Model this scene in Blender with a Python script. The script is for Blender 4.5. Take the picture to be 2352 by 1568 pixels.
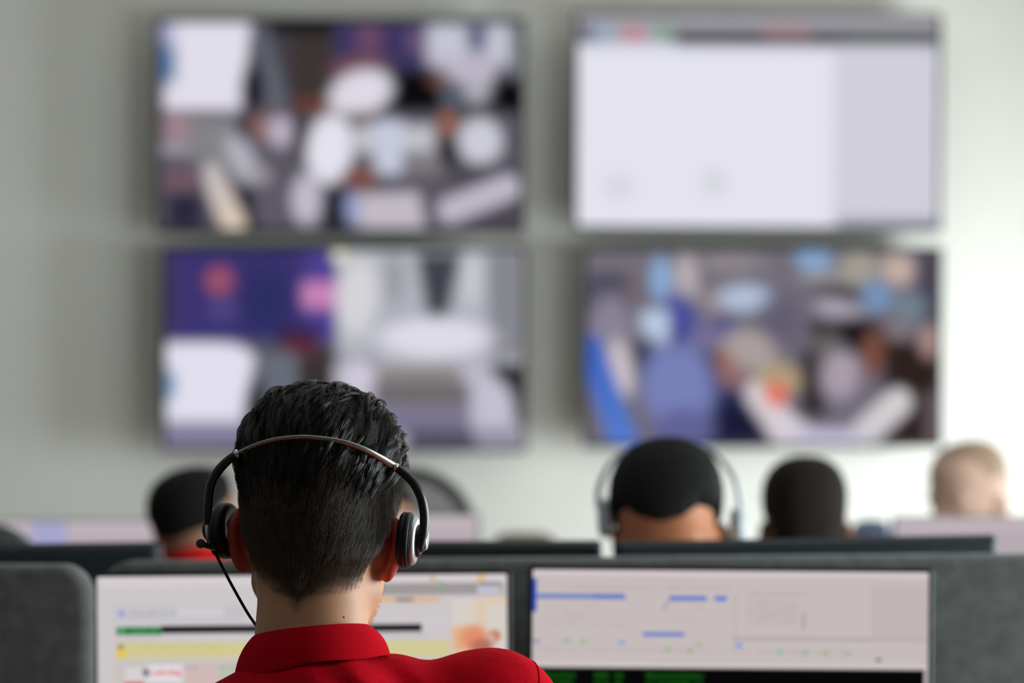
import bpy, bmesh, math, random
import numpy as np
from mathutils import Vector, Matrix

random.seed(7)
RNG = np.random.default_rng(7)
SC = bpy.context.scene
COL = SC.collection
for o in list(bpy.data.objects):
    bpy.data.objects.remove(o, do_unlink=True)

# ---------------------------------------------------------------- camera
CAM_Z = 1.135                     # eye height; level camera with a raised lens (shift)
FPX = 100.0 / 36.0 * 2352         # focal length in pixels of the 2352 px frame
HORIZON = 1255.0
cam_d = bpy.data.cameras.new('camera')
cam = bpy.data.objects.new('camera', cam_d)
COL.objects.link(cam)
cam.location = (0, 0, CAM_Z)
cam.rotation_euler = (math.pi / 2, 0, 0)
cam_d.sensor_width = 36
cam_d.lens = 100
cam_d.shift_y = (HORIZON - 784) / 2352
cam_d.clip_start = 0.05
cam_d.dof.use_dof = True
cam_d.dof.focus_distance = 2.87
cam_d.dof.aperture_fstop = 3.1
SC.camera = cam

# ---------------------------------------------------------------- world, daylight, exposure
W = bpy.data.worlds.new('daylight')
SC.world = W
W.use_nodes = True
W.node_tree.nodes['Background'].inputs[0].default_value = (0.80, 0.90, 1.0, 1)
W.node_tree.nodes['Background'].inputs[1].default_value = 0.6
SC.view_settings.view_transform = 'Standard'
SC.view_settings.look = 'None'
SC.view_settings.gamma = 1
SC.view_settings.use_curve_mapping = False
SC.view_settings.exposure = 0.0
SC.cycles.use_denoising = True
SC.cycles.max_bounces = 8
SC.cycles.diffuse_bounces = 5

WALL_R = 2.6                      # inner face of the window wall
WINDOWS = [                       # y0, y1, z0, z1, daylight power
    (2.80, 4.60, 0.45, 2.10, 150.0),
    (5.40, 6.30, 0.45, 2.10, 34.0),
    (7.45, 8.65, 0.35, 1.95, 172.0),
]
for (y0, y1, z0, z1, pw) in WINDOWS:
    ld = bpy.data.lights.new('window_daylight', 'AREA')
    ld.shape = 'RECTANGLE'
    ld.size, ld.size_y = z1 - z0, y1 - y0
    ld.energy = pw
    ld.color = (0.875, 0.97, 1.0)
    lo = bpy.data.objects.new('window_daylight', ld)
    COL.objects.link(lo)
    lo.location = (WALL_R + 0.24, (y0 + y1) / 2, (z0 + z1) / 2)
    lo.rotation_euler = (0, math.pi / 2, 0)      # -Z of the lamp points to -X
# ceiling underside; it holds no lamp and only bounces the window light
CEIL_Z = 3.15

# ================================================================ helpers
def srgb(r, g, b):
    def f(c):
        c /= 255.0
        return c / 12.92 if c <= 0.04045 else ((c + 0.055) / 1.055) ** 2.4
    return (f(r), f(g), f(b))

def P(px, py, Y):
    """photo pixel at depth Y -> world point"""
    return Vector(((px - 1176) / FPX * Y, Y, CAM_Z + (HORIZON - py) / FPX * Y))

def mat(name, color, rough=0.5, metal=0.0, spec=0.5, noise=None, bump=None, sss=0.0, sheen=0.0, coat=0.0, mix=None):
    m = bpy.data.materials.new(name)
    m.use_nodes = True
    nt = m.node_tree
    b = nt.nodes['Principled BSDF']
    b.inputs['Base Color'].default_value = (*color, 1)
    b.inputs['Roughness'].default_value = rough
    b.inputs['Metallic'].default_value = metal
    b.inputs['Specular IOR Level'].default_value = spec
    if sheen:
        b.inputs['Sheen Weight'].default_value = sheen
    if coat:
        b.inputs['Coat Weight'].default_value = coat
    if sss:
        b.inputs['Subsurface Weight'].default_value = sss
        b.inputs['Subsurface Radius'].default_value = (1.0, 0.35, 0.2)
        b.inputs['Subsurface Scale'].default_value = 0.012
    tc = nt.nodes.new('ShaderNodeTexCoord')
    if noise or mix:
        sc, amt = noise or (20, 0.2)
        n = nt.nodes.new('ShaderNodeTexNoise')
        n.inputs['Scale'].default_value = sc
        n.inputs['Detail'].default_value = 6
        nt.links.new(tc.outputs['Object'], n.inputs['Vector'])
        r = nt.nodes.new('ShaderNodeValToRGB')
        r.color_ramp.elements[0].position = 0.3
        r.color_ramp.elements[1].position = 0.7
        lo_c = mix or tuple(c * (1 - amt) for c in color)
        hi_c = color if mix else tuple(min(1, c * (1 + amt)) for c in color)
        r.color_ramp.elements[0].color = (*lo_c, 1)
        r.color_ramp.elements[1].color = (*hi_c, 1)
        nt.links.new(n.outputs['Fac'], r.inputs['Fac'])
        nt.links.new(r.outputs['Color'], b.inputs['Base Color'])
    if bump:
        sc, st = bump[0], bump[1]
        n2 = nt.nodes.new('ShaderNodeTexNoise')
        n2.inputs['Scale'].default_value = sc
        n2.inputs['Detail'].default_value = 4
        nt.links.new(tc.outputs['Object'], n2.inputs['Vector'])
        bp = nt.nodes.new('ShaderNodeBump')
        bp.inputs['Strength'].default_value = st
        bp.inputs['Distance'].default_value = bump[2] if len(bump) > 2 else 0.002
        nt.links.new(n2.outputs['Fac'], bp.inputs['Height'])
        nt.links.new(bp.outputs['Normal'], b.inputs['Normal'])
    return m

def emit_attr(name, strength=1.0):
    """screen material: the shown picture comes from a colour attribute"""
    m = bpy.data.materials.new(name)
    m.use_nodes = True
    nt = m.node_tree
    nt.nodes.remove(nt.nodes['Principled BSDF'])
    a = nt.nodes.new('ShaderNodeVertexColor')
    a.layer_name = 'picture'
    e = nt.nodes.new('ShaderNodeEmission')
    e.inputs['Strength'].default_value = strength
    nt.links.new(a.outputs['Color'], e.inputs['Color'])
    nt.links.new(e.outputs[0], nt.nodes['Material Output'].inputs[0])
    return m

def new_mesh(name, V, F, m=None, parent=None, smooth=True):
    me = bpy.data.meshes.new(name)
    V = np.asarray(V, dtype=np.float64)
    if isinstance(F, np.ndarray) and F.ndim == 2:
        n, k = F.shape
        me.vertices.add(len(V))
        me.vertices.foreach_set('co', V.ravel())
        me.loops.add(n * k)
        me.loops.foreach_set('vertex_index', F.astype(np.int32).ravel())
        me.polygons.add(n)
        me.polygons.foreach_set('loop_start', np.arange(0, n * k, k, dtype=np.int32))
        me.update(calc_edges=True)
        me.validate()
    else:
        me.from_pydata(V.tolist(), [], F)
        me.update()
    if smooth:
        me.polygons.foreach_set('use_smooth', np.ones(len(me.polygons), dtype=bool))
    if m:
        me.materials.append(m)
    o = bpy.data.objects.new(name, me)
    COL.objects.link(o)
    if parent:
        o.parent = parent
    return o

def empty(name, label, cat, loc=(0, 0, 0), rot=(0, 0, 0), group=None):
    o = bpy.data.objects.new(name, None)
    COL.objects.link(o)
    o.location = loc
    o.rotation_euler = rot
    o.empty_display_size = 0.1
    o['label'] = label
    o['category'] = cat
    if group:
        o['group'] = group
    return o

class MB:
    """collects vertices and faces of one mesh"""
    def __init__(s):
        s.v, s.f = [], []
    def add(s, V, F):
        n = len(s.v)
        s.v += [tuple(p) for p in V]
        s.f += [tuple(i + n for i in f) for f in F]
    def box(s, x0, x1, y0, y1, z0, z1):
        V = [(x, y, z) for x in (x0, x1) for y in (y0, y1) for z in (z0, z1)]
        s.add(V, [(0, 1, 3, 2), (4, 6, 7, 5), (0, 4, 5, 1), (2, 3, 7, 6), (0, 2, 6, 4), (1, 5, 7, 3)])
    def loft(s, loops, cap0=True, cap1=True, closed=True):
        n0 = len(s.v)
        k = len(loops[0])
        for L in loops:
            s.v += [tuple(p) for p in L]
        for a in range(len(loops) - 1):
            for i in range(k if closed else k - 1):
                j = (i + 1) % k
                s.f.append((n0 + a * k + i, n0 + a * k + j, n0 + (a + 1) * k + j, n0 + (a + 1) * k + i))
        if cap0:
            s.f.append(tuple(n0 + i for i in reversed(range(k))))
        if cap1:
            s.f.append(tuple(n0 + (len(loops) - 1) * k + i for i in range(k)))
    def build(s, name, m=None, parent=None, smooth=True):
        o = new_mesh(name, s.v, s.f, m, parent, smooth)
        bm = bmesh.new()
        bm.from_mesh(o.data)
        bmesh.ops.recalc_face_normals(bm, faces=bm.faces)
        bm.to_mesh(o.data)
        bm.free()
        return o

def rrect(w, h, r, n=6):
    """rounded rectangle outline in x-z, centred; r = one radius or 4 (tr, tl, bl, br)"""
    rs = r if isinstance(r, (tuple, list)) else (r,) * 4
    out = []
    for (sx, sz, a0), rr in zip(((1, 1, 0), (-1, 1, 90), (-1, -1, 180), (1, -1, 270)), rs):
        rr = max(rr, 1e-4)
        cx, cz = sx * (w / 2 - rr), sz * (h / 2 - rr)
        for i in range(n + 1):
            a = math.radians(a0 + 90 * i / n)
            out.append((cx + rr * math.cos(a), cz + rr * math.sin(a)))
    return out

def panel(mb, cx, cy, cz, w, h, d, r, bev, n=6, nb=3):
    """rounded slab standing in the x-z plane, depth along y"""
    loops = []
    # front edge: inset goes bev -> 0 while depth goes -d/2 -> -d/2+bev
    seq = []
    for i in range(nb + 1):
        a = math.pi / 2 * i / nb
        seq.append((-d / 2 + bev * (1 - math.cos(a)), bev * (1 - math.sin(a))))
    for i in range(nb + 1):
        a = math.pi / 2 * i / nb
        seq.append((d / 2 - bev * (1 - math.sin(a)), bev * (1 - math.cos(a))))
    for (y, ins) in seq:
        rr = tuple(max(q - ins, 0.0005) for q in r) if isinstance(r, (tuple, list)) else max(r - ins, 0.0005)
        loops.append([(cx + x, cy + y, cz + z) for x, z in rrect(w - 2 * ins, h - 2 * ins, rr, n)])
    mb.loft(loops)

def catmull(pts, n):
    pts = [Vector(p) for p in pts]
    ext = [pts[0] * 2 - pts[1]] + pts + [pts[-1] * 2 - pts[-2]]
    out = []
    for i in range(len(pts) - 1):
        p0, p1, p2, p3 = ext[i:i + 4]
        for j in range(n):
            t = j / n
            out.append(0.5 * ((2 * p1) + (p2 - p0) * t + (2 * p0 - 5 * p1 + 4 * p2 - p3) * t * t + (3 * p1 - p0 - 3 * p2 + p3) * t ** 3))
    out.append(pts[-1])
    return out

def tube(mb, pts, rad, seg=10, flat=1.0, up=(0, 1, 0), cap_round=True):
    """swept tube; rad = number or list; flat scales the section along `up`"""
    n = len(pts)
    rads = rad if isinstance(rad, (list, tuple)) else [rad] * n
    loops = []
    up = Vector(up)
    for i, p in enumerate(pts):
        t = (pts[min(i + 1, n - 1)] - pts[max(i - 1, 0)]).normalized()
        u = (up - t * up.dot(t))
        if u.length < 1e-4:
            u = t.orthogonal()
        u.normalize()
        v = t.cross(u)
        r = rads[i]
        loops.append([p + (u * flat * math.cos(2 * math.pi * k / seg) + v * math.sin(2 * math.pi * k / seg)) * r for k in range(seg)])
    mb.loft(loops)

def lathe(mb, prof, M, seg=40):
    """profile [(axis, radius)] turned about the local x axis, placed by M"""
    loops = []
    for (a, r) in prof:
        r = max(r, 1e-4)
        loops.append([M @ Vector((a, r * math.cos(2 * math.pi * k / seg), r * math.sin(2 * math.pi * k / seg))) for k in range(seg)])
    mb.loft(loops)

# ---------------------------------------------------------------- implicit surfaces (one continuous skin per body)
def smin(a, b, k):
    h = np.clip(0.5 + 0.5 * (b - a) / k, 0, 1)
    return b * (1 - h) + a * h - k * h * (1 - h)

def smax(a, b, k):
    return -smin(-a, -b, k)

def sd_cone(x, y, z, a, b, ra, rb):
    ax, ay, az = a
    bx, by, bz = b[0] - ax, b[1] - ay, b[2] - az
    L = bx * bx + by * by + bz * bz + 1e-12
    t = np.clip(((x - ax) * bx + (y - ay) * by + (z - az) * bz) / L, 0, 1)
    return np.sqrt((x - ax - t * bx) ** 2 + (y - ay - t * by) ** 2 + (z - az - t * bz) ** 2) - (ra + (rb - ra) * t)

def sd_ell(x, y, z, c, r, R=None):
    X, Y, Z = x - c[0], y - c[1], z - c[2]
    if R is not None:
        X, Y, Z = (R[0][0] * X + R[1][0] * Y + R[2][0] * Z,
                   R[0][1] * X + R[1][1] * Y + R[2][1] * Z,
                   R[0][2] * X + R[1][2] * Y + R[2][2] * Z)
    k0 = np.sqrt((X / r[0]) ** 2 + (Y / r[1]) ** 2 + (Z / r[2]) ** 2)
    k1 = np.sqrt((X / r[0] ** 2) ** 2 + (Y / r[1] ** 2) ** 2 + (Z / r[2] ** 2) ** 2) + 1e-9
    return k0 * (k0 - 1) / k1

def sd_cran(x, y, z):
    """skull: superellipsoid, fuller below than above"""
    p = 2.35
    Z = z - 0.06
    Y = y + 0.004
    n = (np.abs(x / 0.0745) ** p + np.abs(Y / np.where(Y > 0, 0.096, 0.094)) ** p + np.abs(Z / np.where(Z > 0, 0.079, 0.130)) ** p) ** (1 / p) + 1e-9
    rad = np.sqrt(x * x + Y * Y + Z * Z)
    return rad * (1 - 1 / n)

def sd_head_core(x, y, z):
    """head without ears, in the head's own frame (x right, y to the face, z up, origin between the ears)"""
    d = sd_cran(x, y, z)
    d = smin(d, sd_ell(x, y, z, (0, 0.042, -0.035), (0.060, 0.060, 0.080)), 0.03)
    for s in (-1, 1):
        d = smin(d, sd_cone(x, y, z, (s * 0.050, 0.012, -0.052), (s * 0.014, 0.088, -0.098), 0.018, 0.016), 0.02)
    return d

def sd_ear(x, y, z, s):
    """pinna standing off the side of the head; s = side"""
    X = x * s - 0.068
    Y = y - 0.004
    Z = z + 0.008
    a = math.radians(37)
    u = X * math.cos(math.radians(53)) - Y * math.sin(math.radians(53))      # outwards and back
    w = X * math.sin(math.radians(53)) + Y * math.cos(math.radians(53))      # off the plate, to the front
    v = Z - 0.10 * Y
    pts = [(0.000, 0.020), (0.010, 0.028), (0.022, 0.026), (0.0285, 0.014), (0.0285, 0.000), (0.024, -0.013), (0.016, -0.024)]
    d = None
    for p, q in zip(pts[:-1], pts[1:]):
        c = sd_cone(u, w, v, (p[0], 0.001, p[1]), (q[0], 0.001, q[1]), 0.0046, 0.0046)
        d = c if d is None else np.minimum(d, c)
    d = smin(d, sd_ell(u, w, v, (0.011, 0.0070, -0.002), (0.017, 0.0038, 0.027)), 0.005)
    d = smin(d, sd_ell(u, w, v, (0.009, 0.002, -0.027), (0.0095, 0.0055, 0.0095)), 0.006)
    d = smin(d, sd_ell(u, w, v, (0.005, 0.000, -0.003), (0.0095, 0.011, 0.016)), 0.008)
    return d

def sd_head(x, y, z):
    d = sd_head_core(x, y, z)
    d = smin(d, sd_cone(x, y, z, (-0.042, 0.082, 0.036), (0.042, 0.082, 0.036), 0.011, 0.011), 0.012)     # brow
    for s in (-1, 1):
        d = smin(d, sd_ell(x, y, z, (s * 0.040, 0.072, -0.022), (0.020, 0.020, 0.016)), 0.015)            # cheekbone
        d = smax(d, -sd_ell(x, y, z, (s * 0.031, 0.103, 0.016), (0.019, 0.014, 0.011)), 0.008)            # eye socket
        d = smin(d, sd_ell(x, y, z, (s * 0.031, 0.083, 0.016), (0.0125,) * 3), 0.002)                      # eye
        d = smin(d, sd_ear(x, y, z, s), 0.006)
    d = smin(d, sd_cone(x, y, z, (0, 0.094, 0.020), (0, 0.116, -0.022), 0.007, 0.011), 0.008)             # nose
    for s in (-1, 1):
        d = smin(d, sd_ell(x, y, z, (s * 0.011, 0.104, -0.026), (0.008, 0.010, 0.007)), 0.006)
    d = smin(d, sd_ell(x, y, z, (0, 0.097, -0.053), (0.023, 0.009, 0.005)), 0.004)                        # lips
    d = smin(d, sd_ell(x, y, z, (0, 0.096, -0.064), (0.020, 0.009, 0.006)), 0.004)
    d = smin(d, sd_ell(x, y, z, (0, 0.085, -0.098), (0.020, 0.018, 0.015)), 0.012)                        # chin
    return d

class Field:
    def __init__(s, xs, ys, zs):
        s.ax = (np.asarray(xs, np.float32), np.asarray(ys, np.float32), np.asarray(zs, np.float32))
        s.F = np.full((len(xs), len(ys), len(zs)), 1.0, np.float32)
    def sl(s, lo, hi):
        out = []
        for a, l, h in zip(s.ax, lo, hi):
            i0, i1 = np.searchsorted(a, l), np.searchsorted(a, h)
            out.append(slice(max(0, i0), max(i1, i0 + 1)))
        return tuple(out)
    def xyz(s, S):
        return s.ax[0][S[0]][:, None, None], s.ax[1][S[1]][None, :, None], s.ax[2][S[2]][None, None, :]
    def op(s, fn, lo, hi, k, sub=False):
        S = s.sl(lo, hi)
        d = fn(*s.xyz(S)).astype(np.float32)
        s.F[S] = smax(s.F[S], -d, k) if sub else smin(s.F[S], d, k)
    def cone(s, a, b, ra, rb, k=0.02, sub=False):
        m = max(ra, rb) + max(0.05, 1.3 * k)
        lo = [min(p, q) - m for p, q in zip(a, b)]
        hi = [max(p, q) + m for p, q in zip(a, b)]
        s.op(lambda x, y, z: sd_cone(x, y, z, a, b, ra, rb), lo, hi, k, sub)
    def ell(s, c, r, k=0.02, R=None, sub=False):
        m = max(r) + max(0.05, 1.3 * k)
        s.op(lambda x, y, z: sd_ell(x, y, z, c, r, R), [q - m for q in c], [q + m for q in c], k, sub)
    def local(s, fn, M, rad, k):
        """fn evaluated in the frame of matrix M around its origin"""
        Mi = M.inverted()
        c = M.translation
        def g(x, y, z):
            X = Mi[0][0] * x + Mi[0][1] * y + Mi[0][2] * z + Mi[0][3]
            Y = Mi[1][0] * x + Mi[1][1] * y + Mi[1][2] * z + Mi[1][3]
            Z = Mi[2][0] * x + Mi[2][1] * y + Mi[2][2] * z + Mi[2][3]
            return fn(X, Y, Z)
        s.op(g, [q - rad for q in c], [q + rad for q in c], k)
    def mesh(s):
        F = s.F
        ins = F < 0
        nx, ny, nz = F.shape
        cnt = np.zeros((nx - 1, ny - 1, nz - 1), np.int8)
        for a in (0, 1):
            for b in (0, 1):
                for c in (0, 1):
                    cnt += ins[a:nx - 1 + a, b:ny - 1 + b, c:nz - 1 + c]
        I, J, K = np.nonzero((cnt > 0) & (cnt < 8))
        idm = np.full(cnt.shape, -1, np.int32)
        idm[I, J, K] = np.arange(len(I))
        acc = np.zeros((len(I), 3))
        num = np.zeros(len(I))
        X, Y, Z = s.ax
        offs = [(a, b, c) for a in (0, 1) for b in (0, 1) for c in (0, 1)]
        for p in offs:
            for ax in range(3):
                if p[ax] == 1:
                    continue
                q = list(p)
                q[ax] = 1
                f0 = F[I + p[0], J + p[1], K + p[2]]
                f1 = F[I + q[0], J + q[1], K + q[2]]
                c = (f0 < 0) != (f1 < 0)
                t = np.where(c, f0 / np.where(c, f0 - f1, 1), 0)
                P0 = np.stack([X[I + p[0]], Y[J + p[1]], Z[K + p[2]]], 1)
                P1 = np.stack([X[I + q[0]], Y[J + q[1]], Z[K + q[2]]], 1)
                acc += np.where(c[:, None], P0 + (P1 - P0) * t[:, None], 0)
                num += c
        V = acc / num[:, None]
        quads = []
        for ax in range(3):
            n = [nx, ny, nz]
            A = [slice(0, m) for m in n]
            B = [slice(0, m) for m in n]
            A[ax] = slice(0, n[ax] - 1)
            B[ax] = slice(1, n[ax])
            a, b = ins[tuple(A)], ins[tuple(B)]
            E = np.stack(np.nonzero(a != b), 1)
            u, v = (ax + 1) % 3, (ax + 2) % 3
            ok = (E[:, u] > 0) & (E[:, v] > 0) & (E[:, u] < n[u] - 1) & (E[:, v] < n[v] - 1)
            E = E[ok]
            flip = a[E[:, 0], E[:, 1], E[:, 2]]
            def cell(du, dv):
                C = E.copy()
                C[:, u] += du
                C[:, v] += dv
                return idm[C[:, 0], C[:, 1], C[:, 2]]
            q = np.stack([cell(-1, -1), cell(0, -1), cell(0, 0), cell(-1, 0)], 1)
            q[~flip] = q[~flip][:, ::-1]
            quads.append(q)
        return V, np.concatenate(quads)

def axis(lo, hi, base, fine=()):
    out = [lo]
    while out[-1] < hi:
        st = base
        for (a, b, f) in fine:
            if a <= out[-1] < b:
                st = min(st, f)
        out.append(out[-1] + st)
    return np.array(out)

# ================================================================ materials
M_WALL_SHADE = mat('grey_low_bounce_wall', (0.26, 0.26, 0.255), 0.9, spec=0.2, noise=(2.0, 0.02), bump=(250, 0.05))  # unseen left and front walls, made grey to cut the bounced light
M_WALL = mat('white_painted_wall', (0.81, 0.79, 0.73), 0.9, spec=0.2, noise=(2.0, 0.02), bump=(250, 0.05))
M_CEIL = mat('white_ceiling_tiles', (0.76, 0.76, 0.74), 0.95, spec=0.1, noise=(30, 0.03))
M_FLOOR = mat('warm_bounce_carpet', (0.22, 0.175, 0.135), 0.95, spec=0.1, noise=(120, 0.25), bump=(400, 0.3))  # unseen floor, its warm beige chosen to warm the bounced light
M_BLACK = mat('black_plastic', (0.012, 0.012, 0.013), 0.42, noise=(60, 0.1))
M_BLUEBLACK = mat('blue_black_plastic', (0.022, 0.032, 0.038), 0.55, noise=(60, 0.1))
M_FRAME = mat('black_screen_frame', (0.012, 0.013, 0.014), 0.4, noise=(60, 0.1))
M_DGREY = mat('dark_grey_metal', (0.05, 0.052, 0.055), 0.45, metal=0.4, noise=(40, 0.1))
M_DIV = mat('grey_felt_divider', (0.145, 0.154, 0.147), 0.95, spec=0.15, noise=(45, 0.22), bump=(600, 0.35, 0.001), sheen=0.3)
M_DESK = mat('pale_laminate', (0.52, 0.50, 0.47), 0.45, noise=(12, 0.05))
M_WFRAME = mat('white_window_frame', (0.8, 0.8, 0.8), 0.4, noise=(20, 0.02))
M_STEEL = mat('brushed_steel', (0.52, 0.50, 0.45), 0.30, metal=1.0, noise=(200, 0.05))
M_CHROME = mat('polished_chrome', (0.85, 0.85, 0.85), 0.12, metal=1.0, noise=(100, 0.03))
M_SILVER = mat('satin_silver_plastic', (0.62, 0.63, 0.65), 0.32, metal=0.75, noise=(100, 0.03))
M_RUBBER = mat('satin_black_rubber', (0.014, 0.015, 0.017), 0.36, noise=(80, 0.1), spec=0.6)
M_LEATHER = mat('black_leatherette', (0.006, 0.006, 0.007), 0.5, bump=(500, 0.25, 0.0006))
M_GREYKNOB = mat('charcoal_plastic', (0.045, 0.046, 0.048), 0.5, noise=(60, 0.1))
M_PALEPL = mat('pale_grey_plastic', (0.42, 0.46, 0.48), 0.35, noise=(60, 0.04))
M_SCREEN = emit_attr('lit_screen')

def skin(name, c, flush=None, stubble=None):
    """skin; the ears are flushed and the shaved nape is shadowed with stubble (point attributes of the body)"""
    m = mat(name, c, 0.52, spec=0.35, noise=(28, 0.09), bump=(420, 0.12, 0.0008), sss=0.25)
    nt = m.node_tree
    b = nt.nodes['Principled BSDF']
    src = b.inputs['Base Color'].links[0].from_socket
    for an, col in (('flush', flush), ('stubble', stubble)):
        if not col:
            continue
        at = nt.nodes.new('ShaderNodeAttribute')
        at.attribute_name = an
        mx = nt.nodes.new('ShaderNodeMix')
        mx.data_type = 'RGBA'
        nt.links.new(at.outputs['Fac'], mx.inputs['Factor'])
        nt.links.new(src, mx.inputs['A'])
        mx.inputs['B'].default_value = (*col, 1)
        src = mx.outputs['Result']
    nt.links.new(src, b.inputs['Base Color'])
    return m
M_SKIN = skin('fair_skin', (0.68, 0.36, 0.21), (0.58, 0.11, 0.07), (0.10, 0.062, 0.042))
M_SKIN_TAN = skin('tanned_skin', (0.32, 0.155, 0.095))
M_SKIN_BROWN = skin('brown_skin', (0.40, 0.155, 0.07))
M_SKIN_PALE = skin('pale_skin', (0.68, 0.44, 0.33))
M_MOLE = mat('brown_mole', (0.62, 0.24, 0.15), 0.6, noise=(200, 0.1), sss=0.3)
M_HAIR = mat('wet_dark_brown_hair', (0.120, 0.085, 0.061), 0.38, spec=0.5, noise=(90, 0.3))
M_HAIR_LONG = mat('slick_black_brown_hair', (0.020, 0.0135, 0.0095), 0.27, spec=0.6, noise=(90, 0.3))
M_HAIR_CAP = mat('shade_dark_hair_mass', (0.010, 0.007, 0.005), 0.7, spec=0.15, noise=(300, 0.4), bump=(500, 0.5, 0.002))  # darker than the strands: shade between them put into the colour
M_HAIR_BLACK = mat('black_cropped_hair', (0.006, 0.0055, 0.005), 0.85, spec=0.2, noise=(300, 0.4), bump=(400, 0.8, 0.003))
M_HAIR_BROWN = mat('brown_cropped_hair', (0.015, 0.0095, 0.0065), 0.8, spec=0.2, noise=(300, 0.3), bump=(400, 0.6, 0.003))
M_HAIR_BUZZ = mat('fair_buzzed_hair', (0.40, 0.27, 0.185), 0.8, spec=0.2, noise=(300, 0.2), bump=(500, 0.4, 0.001))
M_TROUSER = mat('navy_trousers', (0.02, 0.022, 0.032), 0.9, spec=0.1, noise=(80, 0.2))
M_SHOE = mat('black_shoe_leather', (0.012, 0.011, 0.011), 0.4, noise=(50, 0.2))

def red_knit(name, c):
    m = mat(name, c, 0.9, spec=0.06, noise=(260, 0.10))
    nt = m.node_tree
    b = nt.nodes['Principled BSDF']
    tc = nt.nodes.new('ShaderNodeTexCoord')
    v = nt.nodes.new('ShaderNodeTexVoronoi')
    v.inputs['Scale'].default_value = 900
    nt.links.new(tc.outputs['Object'], v.inputs['Vector'])
    n = nt.nodes.new('ShaderNodeTexNoise')
    n.inputs['Scale'].default_value = 14
    n.inputs['Detail'].default_value = 2
    nt.links.new(tc.outputs['Object'], n.inputs['Vector'])
    b1 = nt.nodes.new('ShaderNodeBump')
    b1.inputs['Strength'].default_value = 0.25
    b1.inputs['Distance'].default_value = 0.0006
    b2 = nt.nodes.new('ShaderNodeBump')
    b2.inputs['Strength'].default_value = 0.5
    b2.inputs['Distance'].default_value = 0.012
    nt.links.new(v.outputs['Distance'], b1.inputs['Height'])
    nt.links.new(n.outputs['Fac'], b2.inputs['Height'])
    nt.links.new(b2.outputs['Normal'], b1.inputs['Normal'])
    nt.links.new(b1.outputs['Normal'], b.inputs['Normal'])
    return m
M_RED = red_knit('red_pique_cotton', (0.64, 0.002, 0.014))
M_RED_FAR = red_knit('red_cotton', (0.62, 0.012, 0.012))
M_SHIRT_GREY = red_knit('slate_cotton', (0.10, 0.12, 0.16))
M_SHIRT_BLUE = red_knit('blue_grey_cotton', (0.16, 0.20, 0.28))
def rib(name, c):
    m = mat(name, c, 0.9, spec=0.06)
    nt = m.node_tree
    b = nt.nodes['Principled BSDF']
    uv = nt.nodes.new('ShaderNodeUVMap')
    uv.uv_map = 'rib'
    w = nt.nodes.new('ShaderNodeTexWave')
    w.wave_type = 'BANDS'
    w.bands_direction = 'X'
    w.inputs['Scale'].default_value = 60
    nt.links.new(uv.outputs['UV'], w.inputs['Vector'])
    bp = nt.nodes.new('ShaderNodeBump')
    bp.inputs['Strength'].default_value = 0.5
    bp.inputs['Distance'].default_value = 0.0006
    nt.links.new(w.outputs['Fac'], bp.inputs['Height'])
    nt.links.new(bp.outputs['Normal'], b.inputs['Normal'])
    return m
M_RED_RIB = rib('red_ribbed_cotton', (0.64, 0.002, 0.012))

# ================================================================ the room
ROOM_L, ROOM_F, ROOM_B = -3.6, -1.6, 9.50
def struct(mb, name, m):
    o = mb.build(name, m, None, smooth=False)
    o['kind'] = 'structure'
    return o
b = MB(); b.box(ROOM_L - .2, WALL_R + .2, ROOM_F - .2, ROOM_B + .2, -0.1, 0); struct(b, 'floor', M_FLOOR)
b = MB(); b.box(ROOM_L - .2, WALL_R + .2, ROOM_F - .2, ROOM_B + .2, CEIL_Z, CEIL_Z + .1); struct(b, 'ceiling', M_CEIL)
b = MB(); b.box(ROOM_L - .2, WALL_R + .2, ROOM_B, ROOM_B + .2, 0, CEIL_Z); struct(b, 'wall_back', M_WALL)
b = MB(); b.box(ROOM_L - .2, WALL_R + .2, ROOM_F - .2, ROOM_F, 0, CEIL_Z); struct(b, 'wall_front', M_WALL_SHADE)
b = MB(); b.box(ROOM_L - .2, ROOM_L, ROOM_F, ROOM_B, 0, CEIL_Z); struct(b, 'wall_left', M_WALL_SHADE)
b = MB()
for (y0, y1, z0, z1, pw) in WINDOWS:
    b.box(WALL_R, WALL_R + .2, y0, y1, 0, z0)
    b.box(WALL_R, WALL_R + .2, y0, y1, z1, CEIL_Z)
ys = [ROOM_F] + [q for w in WINDOWS for q in w[:2]] + [ROOM_B]
for i in range(0, len(ys), 2):
    b.box(WALL_R, WALL_R + .2, ys[i], ys[i + 1], 0, CEIL_Z)
struct(b, 'wall_right', M_WALL)
gl = bpy.data.materials.new('window_glass')
gl.use_nodes = True
nt = gl.node_tree
nt.nodes.remove(nt.nodes['Principled BSDF'])
tr = nt.nodes.new('ShaderNodeBsdfTransparent'); gs = nt.nodes.new('ShaderNodeBsdfGlossy'); mx = nt.nodes.new('ShaderNodeMixShader')
gs.inputs['Roughness'].default_value = 0.02
mx.inputs[0].default_value = 0.06
nt.links.new(tr.outputs[0], mx.inputs[1]); nt.links.new(gs.outputs[0], mx.inputs[2]); nt.links.new(mx.outputs[0], nt.nodes['Material Output'].inputs[0])
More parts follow.
